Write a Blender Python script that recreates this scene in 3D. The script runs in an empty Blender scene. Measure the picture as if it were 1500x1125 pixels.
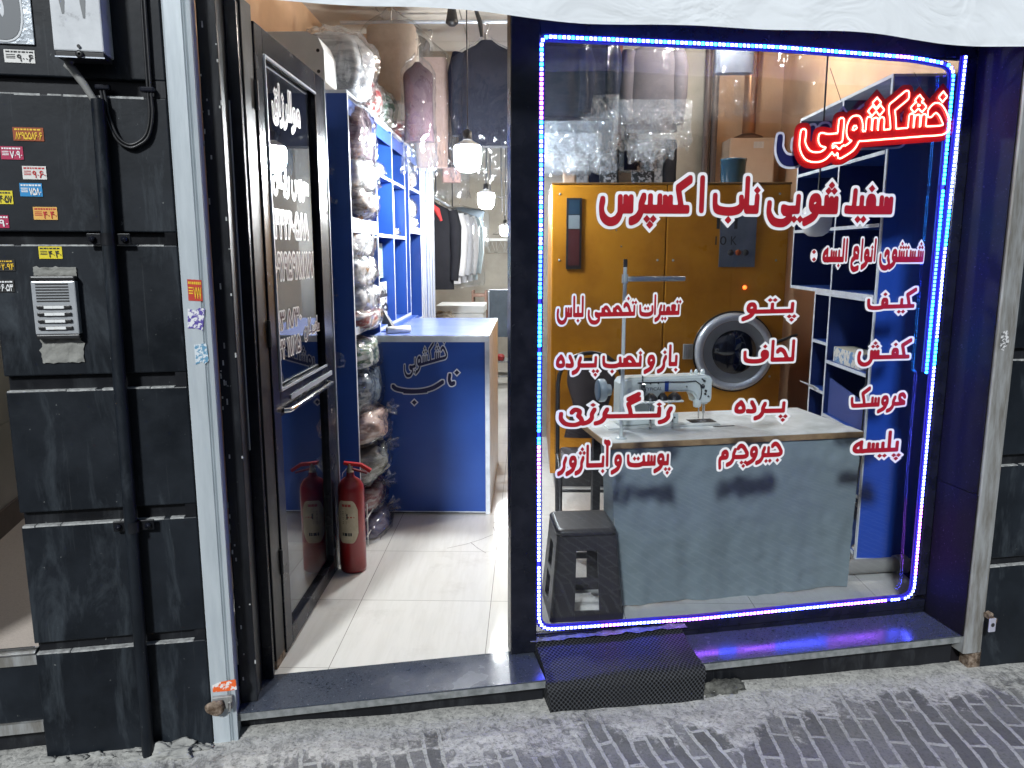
import bpy, bmesh, math, random
import numpy as np
from mathutils import Vector, Matrix, noise as mnoise
random.seed(7)
R = math.radians
scene = bpy.context.scene
COL = scene.collection

# ---------------------------------------------------------------- camera
cam = bpy.data.cameras.new("camera")
cam.sensor_width = 36.0
cam.lens = 36.0 * 1125.0 / 1500.0
cam.clip_start = 0.05
cam.clip_end = 400
camo = bpy.data.objects.new("camera", cam)
camo.location = (0, 0, 1.6)
camo.rotation_euler = (R(90 - 9.72), 0, R(1.27))
COL.objects.link(camo)
scene.camera = camo

# ---------------------------------------------------------------- light
SUN_EL, SUN_AZ = 35.0, 15.0           # the street light falls from behind, slightly from the left
world = bpy.data.worlds.new("World")
scene.world = world
world.use_nodes = True
wn = world.node_tree
sky = wn.nodes.new("ShaderNodeTexSky")
sky.sky_type = 'NISHITA'
sky.sun_disc = False
sky.sun_elevation = R(SUN_EL)
sky.sun_rotation = R(SUN_AZ + 180)
wn.links.new(sky.outputs[0], wn.nodes["Background"].inputs[0])
wn.nodes["Background"].inputs[1].default_value = 0.05
sun = bpy.data.lights.new("sun", 'SUN')
sun.energy = 3.8
sun.angle = R(6.0)
sun.color = (0.94, 0.98, 1.0)
suno = bpy.data.objects.new("sun", sun)
suno.location = (0, -3, 8)
dv = Vector((math.sin(R(SUN_AZ)) * math.cos(R(SUN_EL)), math.cos(R(SUN_AZ)) * math.cos(R(SUN_EL)), -math.sin(R(SUN_EL))))
suno.rotation_euler = dv.to_track_quat('-Z', 'Y').to_euler()
COL.objects.link(suno)
BULB = 520.0
scene.view_settings.view_transform = 'Standard'
scene.view_settings.look = 'None'
scene.view_settings.gamma = 1
scene.view_settings.exposure = 0.0
scene.render.engine = 'CYCLES'
scene.cycles.use_denoising = True
scene.cycles.max_bounces = 10
scene.cycles.transparent_max_bounces = 24
scene.cycles.caustics_reflective = False
scene.cycles.caustics_refractive = False
scene.cycles.sample_clamp_indirect = 6.0

# ---------------------------------------------------------------- frames of reference
FA = R(12.2)                                   # the shop front runs 12 degrees off the inside axes
FU = Vector((math.cos(FA), math.sin(FA), 0))
FN = Vector((-math.sin(FA), math.cos(FA), 0))
FO = Vector((-0.974, 2.465, 0))
def F(u, n, z):                                # along the front, depth into the shop, height
    return FO + FU * u + FN * n + Vector((0, 0, z))
def W(x, y, z):
    return Vector((x, y, z))
CAMP = Vector((0, 0, 1.6))
_m = camo.rotation_euler.to_matrix()
_rt, _up, _fw = _m.col[0].copy(), _m.col[1].copy(), -_m.col[2].copy()
def ray(px, py):
    return _fw + _rt * ((px - 750) / 1125.0) - _up * ((py - 562.5) / 1125.0)
def at_y(px, py, Y):
    r = ray(px, py); return CAMP + r * (Y / r.y)
def at_x(px, py, X):
    r = ray(px, py); return CAMP + r * (X / r.x)
def at_n(px, py, n):                           # a measured point on a plane parallel to the front -> (u, z)
    r = ray(px, py); p0 = FO + FN * n
    p = CAMP + r * ((p0 - CAMP).dot(FN) / r.dot(FN)); d = p - FO
    return d.dot(FU), p.z

# ---------------------------------------------------------------- materials
MATS = {}
def nt(name):
    m = bpy.data.materials.new(name); m.use_nodes = True
    t = m.node_tree; b = t.nodes["Principled BSDF"]
    MATS[name] = m
    return m, t, b
def coords(t, scale=(1, 1, 1), rot=(0, 0, 0), kind='Object'):
    tc = t.nodes.new("ShaderNodeTexCoord"); mp = t.nodes.new("ShaderNodeMapping")
    mp.inputs['Scale'].default_value = scale; mp.inputs['Rotation'].default_value = rot
    t.links.new(tc.outputs[kind], mp.inputs[0]); return mp.outputs[0]
def noise_n(t, vec, scale, detail=4, rough=0.55, dist=0):
    n = t.nodes.new("ShaderNodeTexNoise")
    n.inputs['Scale'].default_value = scale; n.inputs['Detail'].default_value = detail
    n.inputs['Roughness'].default_value = rough; n.inputs['Distortion'].default_value = dist
    t.links.new(vec, n.inputs['Vector']); return n.outputs[0]
def ramp(t, fac, stops):
    r = t.nodes.new("ShaderNodeValToRGB"); e = r.color_ramp.elements
    while len(e) < len(stops): e.new(0.5)
    for el, (p, c) in zip(e, stops):
        el.position = p; el.color = c if len(c) == 4 else (*c, 1)
    t.links.new(fac, r.inputs[0]); return r.outputs[0]
def bump(t, b, h, strength=0.3, dist=0.01):
    n = t.nodes.new("ShaderNodeBump"); n.inputs['Strength'].default_value = strength; n.inputs['Distance'].default_value = dist
    t.links.new(h, n.inputs['Height']); t.links.new(n.outputs[0], b.inputs['Normal']); return n.outputs[0]
def mixc(t, fac, a, b, mode='MIX'):
    m = t.nodes.new("ShaderNodeMix"); m.data_type = 'RGBA'; m.blend_type = mode
    for i, v in ((0, fac), (6, a), (7, b)):
        if isinstance(v, (int, float)): m.inputs[i].default_value = v
        elif isinstance(v, tuple): m.inputs[i].default_value = (*v, 1) if len(v) == 3 else v
        else: t.links.new(v, m.inputs[i])
    return m.outputs[2]
def pm(name, c, rough=0.5, metal=0.0, c2=None, nscale=8, lo=0.4, hi=0.65, bscale=0, bstr=0.15, stretch=(1, 1, 1), coat=0, spec=0.5, rvar=0):
    m, t, b = nt(name)
    b.inputs['Base Color'].default_value = (*c, 1); b.inputs['Roughness'].default_value = rough
    b.inputs['Metallic'].default_value = metal; b.inputs['Coat Weight'].default_value = coat
    b.inputs['Specular IOR Level'].default_value = spec
    if c2 or bscale or rvar:
        v = coords(t, stretch)
        if c2:
            t.links.new(ramp(t, noise_n(t, v, nscale, 6, 0.6), [(lo, c), (hi, c2)]), b.inputs['Base Color'])
        if bscale: bump(t, b, noise_n(t, v, bscale, 5), bstr)
        if rvar:
            t.links.new(ramp(t, noise_n(t, v, 5, 5), [(0.3, (rough - rvar,) * 3), (0.7, (rough + rvar,) * 3)]), b.inputs['Roughness'])
    return m
def emis(name, c, s):
    m, t, b = nt(name)
    b.inputs['Base Color'].default_value = (*c, 1)
    b.inputs['Emission Color'].default_value = (*c, 1); b.inputs['Emission Strength'].default_value = s
    return m
def schlick(t, f0=0.04, f1=1.0, normal=None):
    lw = t.nodes.new("ShaderNodeLayerWeight"); lw.inputs['Blend'].default_value = 0.5
    if normal: t.links.new(normal, lw.inputs['Normal'])
    p = t.nodes.new("ShaderNodeMath"); p.operation = 'POWER'; p.inputs[1].default_value = 5
    t.links.new(lw.outputs['Facing'], p.inputs[0])
    q = t.nodes.new("ShaderNodeMath"); q.operation = 'MULTIPLY_ADD'
    q.inputs[1].default_value = f1 - f0; q.inputs[2].default_value = f0
    t.links.new(p.outputs[0], q.inputs[0]); return q.outputs[0]
def glass_mat(name, tint=(0.96, 0.98, 0.98), f0=0.045):
    m, t, b = nt(name); t.nodes.remove(b); out = t.nodes["Material Output"]
    tr = t.nodes.new("ShaderNodeBsdfTransparent"); tr.inputs[0].default_value = (*tint, 1)
    gl = t.nodes.new("ShaderNodeBsdfGlossy"); gl.inputs['Roughness'].default_value = 0.0
    mx = t.nodes.new("ShaderNodeMixShader")
    t.links.new(schlick(t, f0), mx.inputs[0]); t.links.new(tr.outputs[0], mx.inputs[1]); t.links.new(gl.outputs[0], mx.inputs[2])
    t.links.new(mx.outputs[0], out.inputs[0]); return m
def film_mat(name, scale=9, haze=0.014, f0=0.028, bs=0.7, f1=0.42, crease=0):
    m, t, b = nt(name); t.nodes.remove(b); out = t.nodes["Material Output"]
    v = coords(t, (1, 1, 0.45))
    h = noise_n(t, v, scale, 2.5, 0.45, 1.6)
    bn = t.nodes.new("ShaderNodeBump"); bn.inputs['Strength'].default_value = bs; bn.inputs['Distance'].default_value = 0.03
    if crease:
        vo = t.nodes.new("ShaderNodeTexVoronoi"); vo.inputs['Scale'].default_value = crease
        wv = t.nodes.new("ShaderNodeVectorMath"); wv.operation = 'MULTIPLY_ADD'; wv.inputs[1].default_value = (.12, .12, .12)
        nn_ = t.nodes.new("ShaderNodeTexNoise"); nn_.inputs['Scale'].default_value = 6; t.links.new(v, nn_.inputs['Vector'])
        t.links.new(nn_.outputs['Color'], wv.inputs[0]); t.links.new(v, wv.inputs[2]); t.links.new(wv.outputs[0], vo.inputs['Vector'])
        ad = t.nodes.new("ShaderNodeMath"); ad.operation = 'MULTIPLY_ADD'; ad.inputs[1].default_value = 1.5
        t.links.new(vo.outputs['Distance'], ad.inputs[0]); t.links.new(h, ad.inputs[2]); h = ad.outputs[0]
    t.links.new(h, bn.inputs['Height'])
    tr = t.nodes.new("ShaderNodeBsdfTransparent"); tr.inputs[0].default_value = (0.95, 0.96, 0.97, 1)
    gl = t.nodes.new("ShaderNodeBsdfGlossy"); gl.inputs['Roughness'].default_value = 0.09
    t.links.new(bn.outputs[0], gl.inputs['Normal'])
    df = t.nodes.new("ShaderNodeBsdfDiffuse"); df.inputs[0].default_value = (0.72, 0.79, 0.86, 1)
    m1 = t.nodes.new("ShaderNodeMixShader"); m1.inputs[0].default_value = haze
    t.links.new(tr.outputs[0], m1.inputs[1]); t.links.new(df.outputs[0], m1.inputs[2])
    m2 = t.nodes.new("ShaderNodeMixShader")
    t.links.new(schlick(t, f0, f1, bn.outputs[0]), m2.inputs[0])
    t.links.new(m1.outputs[0], m2.inputs[1]); t.links.new(gl.outputs[0], m2.inputs[2])
    t.links.new(m2.outputs[0], out.inputs[0]); return m

def stone_black(name, base=(0.0050, 0.0068, 0.0095), dust=(0.046, 0.056, 0.066), rough=0.42):
    m, t, b = nt(name)
    v = coords(t)
    n1 = noise_n(t, v, 3.0, 8, 0.65)
    c1 = ramp(t, n1, [(0.35, base), (0.75, tuple(x * 2.6 for x in base))])
    n2 = noise_n(t, coords(t, (1, 1, 0.25)), 9, 9, 0.72, 0.6)
    f2 = ramp(t, n2, [(0.52, (0, 0, 0)), (0.72, (0.85, 0.85, 0.85))])
    c2 = mixc(t, f2, c1, dust)
    n3 = noise_n(t, v, 60, 3, 0.5)
    f3 = ramp(t, n3, [(0.74, (0, 0, 0)), (0.78, (1, 1, 1))])
    c3 = mixc(t, f3, c2, (0.16, 0.17, 0.17))
    n4 = noise_n(t, coords(t, (26, 26, .9)), 1.6, 6, 0.7, .3)
    c3 = mixc(t, ramp(t, n4, [(.63, (0, 0, 0)), (.74, (.5, .5, .5))]), c3, (.07, .078, .082))
    t.links.new(c3, b.inputs['Base Color'])
    t.links.new(ramp(t, n1, [(0.3, (rough - .1,) * 3), (0.7, (rough + .18,) * 3)]), b.inputs['Roughness'])
    b.inputs['Specular IOR Level'].default_value = .28
    bump(t, b, noise_n(t, v, 30, 6, 0.6), 0.12, 0.004)
    return m
def granite_mat(name, a, c, spots, rough=0.3):
    m, t, b = nt(name); v = coords(t)
    n = noise_n(t, v, 95, 3, 0.7)
    col = ramp(t, n, [(0.36, a), (0.5, c), (0.62, a), (0.72, spots)])
    big = noise_n(t, v, 5, 5)
    col = mixc(t, ramp(t, big, [(0.35, (0, 0, 0)), (0.7, (0.5, 0.5, 0.5))]), col, c)
    t.links.new(col, b.inputs['Base Color'])
    t.links.new(ramp(t, big, [(0.3, (rough - .08,) * 3), (0.7, (rough + .12,) * 3)]), b.inputs['Roughness'])
    bump(t, b, n, 0.05, 0.002); return m

M_black = stone_black("black painted stone")
M_black2 = stone_black("black painted metal", (0.005, 0.0055, 0.007), (0.035, 0.038, 0.042), 0.36)
M_chip = pm("chipped paint edge", (0.42, 0.43, 0.42), 0.7, c2=(0.2, 0.2, 0.2), nscale=60)
M_rail = pm("galvanised steel", (0.50, 0.55, 0.58), 0.42, 0.2, c2=(0.43, 0.48, 0.51), nscale=9, stretch=(4, 4, 0.5), bscale=30, bstr=0.05)
M_rail2 = pm("dull steel", (0.36, 0.37, 0.37), 0.5, 0.35, c2=(0.20, 0.19, 0.17), nscale=9, stretch=(4, 4, 0.6), bscale=30, bstr=0.08)
M_rust = pm("rust", (0.08, 0.05, 0.03), 0.9, c2=(0.28, 0.22, 0.17), nscale=40, bscale=60, bstr=0.5)
M_frame = pm("black profile", (0.006, 0.007, 0.012), 0.24, 0, c2=(0.012, 0.013, 0.020), nscale=12, spec=0.30, rvar=0.06)
M_granite = granite_mat("blue grey granite", (0.020, 0.025, 0.036), (0.055, 0.065, 0.085), (0.22, 0.23, 0.26), 0.2)
M_gedge = pm("granite sawn edge", (0.22, 0.23, 0.23), 0.6, c2=(0.12, 0.13, 0.13), nscale=30)
M_jamb = granite_mat("dark polished stone", (0.006, 0.006, 0.007), (0.012, 0.011, 0.013), (0.07, 0.06, 0.08), 0.55)
M_jamb.node_tree.nodes["Principled BSDF"].inputs["Specular IOR Level"].default_value = .06
M_chrome = pm("chrome", (0.6, 0.6, 0.6), 0.18, 1.0, bscale=20, bstr=0.03)
M_steel = pm("brushed aluminium", (0.62, 0.66, 0.72), 0.34, 0.45, c2=(0.5, 0.54, 0.6), nscale=20, stretch=(8, 8, 0.3))
M_blue_lit = pm("LED brightened blue laminate", (0.020, 0.085, 0.50), 0.36, c2=(0.024, 0.095, 0.54), nscale=3)  # same blue laminate, lightened to stand in for the LED light on it
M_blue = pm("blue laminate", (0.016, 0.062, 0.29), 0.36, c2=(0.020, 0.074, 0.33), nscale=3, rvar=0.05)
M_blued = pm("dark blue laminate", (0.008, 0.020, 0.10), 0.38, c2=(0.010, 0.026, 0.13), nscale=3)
M_edge = pm("white edging", (0.66, 0.70, 0.76), 0.4, c2=(0.5, 0.54, 0.6), nscale=12)
M_white = pm("white lacquer", (0.78, 0.79, 0.78), 0.35, c2=(0.70, 0.71, 0.70), nscale=5)
M_peach = pm("apricot painted wall", (0.62, 0.40, 0.24), 0.6, c2=(0.52, 0.32, 0.19), nscale=2.5, bscale=25, bstr=0.05)
M_plank = pm("grey beige plaster", (0.42, 0.40, 0.35), 0.7, c2=(0.32, 0.30, 0.26), nscale=2.2, bscale=20, bstr=0.1)
M_ceil = pm("ceiling board", (0.68, 0.62, 0.54), 0.7, c2=(0.58, 0.52, 0.45), nscale=2)
M_orange = pm("orange enamel", (0.48, 0.205, 0.017), 0.34, c2=(0.35, 0.135, 0.010), nscale=2.6, coat=0.0, spec=0.3, rvar=0.09, bscale=5, bstr=.06)
M_dark = pm("black plastic", (0.014, 0.014, 0.015), 0.4, c2=(0.024, 0.024, 0.026), nscale=20)
M_brown = pm("dark brown upholstery", (0.030, 0.022, 0.024), 0.55, c2=(0.045, 0.034, 0.036), nscale=14, bscale=120, bstr=0.1)
M_red = pm("red enamel", (0.28, 0.012, 0.014), 0.28, c2=(0.22, 0.009, 0.011), nscale=6, coat=0.4)
M_vred = pm("red vinyl", (0.36, 0.006, 0.014), 0.45, c2=(0.29, 0.005, 0.011), nscale=10)
M_vwhite = pm("white vinyl", (0.82, 0.82, 0.82), 0.4, c2=(0.74, 0.74, 0.74), nscale=10)
M_vnavy = pm("navy vinyl", (0.006, 0.008, 0.05), 0.35, c2=(0.01, 0.012, 0.07), nscale=10)
M_silver = pm("silver vinyl", (0.62, 0.64, 0.70), 0.5, 0.0, c2=(0.4, 0.42, 0.5), nscale=10)
M_ink = pm("black ink", (0.02, 0.02, 0.02), 0.6, c2=(0.03, 0.03, 0.03), nscale=30)
M_glass = glass_mat("window glass", (0.86, 0.88, 0.90), 0.055)
M_film = film_mat("clear plastic film")
M_film2 = film_mat("crumpled plastic film", 9, 0.018, 0.06, 1.0, 0.7, 11)
M_wrap = film_mat("silvery wrapping film", 7, 0.012, 0.15, 1.0, 0.9, 7)
M_doorglass = glass_mat("door glass", (0.50, 0.54, 0.58), 0.22)
M_film3 = film_mat("hazy crumpled plastic", 10, 0.19, 0.07, 1.0, 0.7, 9)
M_cement = pm("old cement", (0.34, 0.34, 0.32), 0.9, c2=(0.22, 0.22, 0.21), nscale=14, bscale=40, bstr=0.5)
M_mortar = pm("grey mortar", (0.26, 0.26, 0.24), 0.9, c2=(0.22, 0.22, 0.20), nscale=18, bscale=45, bstr=0.5)

# ---------------------------------------------------------------- mesh builder
class MB:
    def __init__(s): s.v = []; s.f = []; s.sm = []
    def add(s, vs, fs, smooth=False):
        o = len(s.v); s.v += [Vector(p) for p in vs]
        for f in fs: s.f.append(tuple(i + o for i in f)); s.sm.append(smooth)
        return s
    def hexa(s, p):                            # p: 8 corners, bottom ring then top ring
        return s.add(p, [(3, 2, 1, 0), (4, 5, 6, 7), (0, 1, 5, 4), (1, 2, 6, 5), (2, 3, 7, 6), (3, 0, 4, 7)])
    def box(s, x0, x1, y0, y1, z0, z1, T=W):
        return s.hexa([T(x0, y0, z0), T(x1, y0, z0), T(x1, y1, z0), T(x0, y1, z0), T(x0, y0, z1), T(x1, y0, z1), T(x1, y1, z1), T(x0, y1, z1)])
    def fbox(s, u0, u1, n0, n1, z0, z1): return s.box(u0, u1, n0, n1, z0, z1, F)
    def bevbox(s, x0, x1, y0, y1, z0, z1, T=W, b=0.004):   # box with chamfered edges
        bm = bmesh.new(); bmesh.ops.create_cube(bm, size=1)
        for v in bm.verts: v.co = Vector(((x0 + x1) / 2 + v.co.x * (x1 - x0), (y0 + y1) / 2 + v.co.y * (y1 - y0), (z0 + z1) / 2 + v.co.z * (z1 - z0)))
        bmesh.ops.bevel(bm, geom=list(bm.edges), offset=b, segments=2, affect='EDGES', profile=0.5)
        bm.verts.ensure_lookup_table()
        s.add([T(*v.co) for v in bm.verts], [[v.index for v in f.verts] for f in bm.faces]); bm.free(); return s
    def tube(s, pts, r, seg=10, cap=True, smooth=True):
        pts = [Vector(p) for p in pts]; rs = r if isinstance(r, (list, tuple)) else [r] * len(pts)
        rings = []; pn = None
        for i, p in enumerate(pts):
            d = (pts[min(i + 1, len(pts) - 1)] - pts[max(i - 1, 0)]).normalized()
            if pn is None:
                pn = d.cross(Vector((0, 0, 1)));
                if pn.length < 1e-3: pn = d.cross(Vector((1, 0, 0)))
            else: pn = pn - d * pn.dot(d)
            pn.normalize(); b = d.cross(pn)
            rings.append([p + (pn * math.cos(2 * math.pi * k / seg) + b * math.sin(2 * math.pi * k / seg)) * rs[i] for k in range(seg)])
        vs = [q for rg in rings for q in rg]; fs = []
        for i in range(len(pts) - 1):
            for k in range(seg):
                k2 = (k + 1) % seg; fs.append((i * seg + k, i * seg + k2, (i + 1) * seg + k2, (i + 1) * seg + k))
        s.add(vs, fs, smooth)
        if cap:
            s.add(rings[0], [tuple(range(seg))[::-1]]); s.add(rings[-1], [tuple(range(seg))])
        return s
    def lathe(s, prof, o, axis=(0, 0, 1), seg=28, smooth=True, a0=0, a1=2 * math.pi):
        ax = Vector(axis).normalized(); e = ax.cross(Vector((0, 1, 0)))
        if e.length < 1e-3: e = ax.cross(Vector((1, 0, 0)))
        e.normalize(); g = ax.cross(e); o = Vector(o); n = len(prof); full = abs(a1 - a0 - 2 * math.pi) < 1e-6
        m = seg if full else seg + 1; vs = []
        for k in range(m):
            a = a0 + (a1 - a0) * k / seg; d = e * math.cos(a) + g * math.sin(a)
            vs += [o + d * r + ax * h for r, h in prof]
        fs = []
        for k in range(seg):
            k2 = (k + 1) % m
            for i in range(n - 1): fs.append((k * n + i, k2 * n + i, k2 * n + i + 1, k * n + i + 1))
        return s.add(vs, fs, smooth)
    def grid(s, fn, nu, nv, smooth=True, closed=False):
        vs = [fn(i / nu, j / nv) for i in range(nu + 1) for j in range(nv + 1)]; fs = []
        for i in range(nu):
            for j in range(nv):
                a = i * (nv + 1) + j; fs.append((a, a + nv + 1, a + nv + 2, a + 1))
        return s.add(vs, fs, smooth)
    def prism(s, poly, T, d0, d1):             # poly of (a, b); T(a, b, d) -> point
        n = len(poly); vs = [T(a, b, d0) for a, b in poly] + [T(a, b, d1) for a, b in poly]
        return s.add(vs, [tuple(range(n))[::-1], tuple(range(n, 2 * n))] + [(i, (i + 1) % n, n + (i + 1) % n, n + i) for i in range(n)])
    def rings(s, rgs, cap=True, smooth=True):
        n = len(rgs[0]); vs = [p for r in rgs for p in r]; fs = []
        for i in range(len(rgs) - 1):
            for k in range(n):
                k2 = (k + 1) % n; fs.append((i * n + k, i * n + k2, (i + 1) * n + k2, (i + 1) * n + k))
        s.add(vs, fs, smooth)
        if cap: s.add(rgs[0], [tuple(range(n))[::-1]]); s.add(rgs[-1], [tuple(range(n))])
        return s
    def build_each(s, name, mat, parent=None, **k):     # every separate piece its own part
        r = list(range(len(s.v)))
        def fd(i):
            while r[i] != i: r[i] = r[r[i]]; i = r[i]
            return i
        key = {}
        for i, p in enumerate(s.v): q = (round(p.x, 5), round(p.y, 5), round(p.z, 5)); r[fd(i)] = fd(key.setdefault(q, i))
        for f in s.f:
            for i in f[1:]: r[fd(i)] = fd(f[0])
        gs = {}
        for f, sm in zip(s.f, s.sm): gs.setdefault(fd(f[0]), []).append((f, sm))
        out = []
        for fs in gs.values():
            m = MB(); idx = {}
            for f, sm in fs:
                for i in f:
                    if i not in idx: idx[i] = len(m.v); m.v.append(s.v[i])
                m.f.append(tuple(idx[i] for i in f)); m.sm.append(sm)
            out.append(m.build(name, mat, parent, **k))
        return out
    def build(s, name, mat, parent=None, label=None, cat=None, group=None, kind=None, fix=True):
        me = bpy.data.meshes.new(name)
        lo = Vector([min(p[i] for p in s.v) for i in range(3)]); hi = Vector([max(p[i] for p in s.v) for i in range(3)])
        og = Vector(((lo.x + hi.x) / 2, (lo.y + hi.y) / 2, lo.z))
        me.from_pydata([p - og for p in s.v], [], s.f)
        me.polygons.foreach_set("use_smooth", s.sm)
        if fix:
            bm = bmesh.new(); bm.from_mesh(me); bmesh.ops.recalc_face_normals(bm, faces=bm.faces); bm.to_mesh(me); bm.free()
        me.materials.append(mat); me.update()
        return place(name, me, og, parent, label, cat, group, kind)
WORLD = {}
def tag(o, label=None, cat=None, group=None, kind=None):
    if label: o['label'] = label
    if cat: o['category'] = cat
    if group: o['group'] = group
    if kind: o['kind'] = kind
    return o
def place(name, me, og, parent=None, label=None, cat=None, group=None, kind=None):
    o = bpy.data.objects.new(name, me); COL.objects.link(o)
    WORLD[o] = Vector(og); o.location = og
    if parent is not None: o.parent = parent; o.location = Vector(og) - WORLD[parent]
    return tag(o, label, cat, group, kind)
def thing(name, label, cat, loc, group=None):
    o = bpy.data.objects.new(name, None); o.empty_display_size = 0.1; COL.objects.link(o)
    o.location = loc; WORLD[o] = Vector(loc); return tag(o, label, cat, group)
# ---------------------------------------------------------------- lettering: a broad-pen script drawn from strokes
# u runs in writing direction (right to left), y up, alef is 1.0 high
ALEF = [(.1, 1.0), (.1, 0.02)]
def _j(e, *st): return ([[(0, 0), (e, 0)]] if e else []) + list(st)
TAIL_S = [(.45, .08), (.46, -.15), (.6, -.36), (.85, -.42), (1.08, -.25), (1.14, .05), (1.1, .28)]
REH = [(.10, .40), (.20, .14), (.20, -.08), (.04 + .3, -.3), (.55, -.4)]
BOWL = [(.04, .36), (.04, .08), (.3, -.05), (.75, -.05), (1.02, .06), (1.06, .42)]
WAW = [(.38, .08), (.44, .24), (.34, .42), (.18, .40), (.08, .22), (.14, .04), (.32, .05), (.40, .12), (.36, -.12), (.2, -.32), (.46, -.42)]
WAW = [(.36, .06), (.16, .04), (.08, .22), (.18, .42), (.34, .40), (.42, .2), (.38, -.05), (.24, -.28), (.02, -.40)]
WAWU = [(.12, .10), (.30, .04), (.40, .2), (.32, .40), (.16, .42), (.07, .24), (.12, .02), (.28, -.24), (.62, -.42)]
YEHB = [(.12, -.12), (.10, -.30), (.35, -.46), (.72, -.40), (.92, -.12), (.92, .18)]
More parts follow.
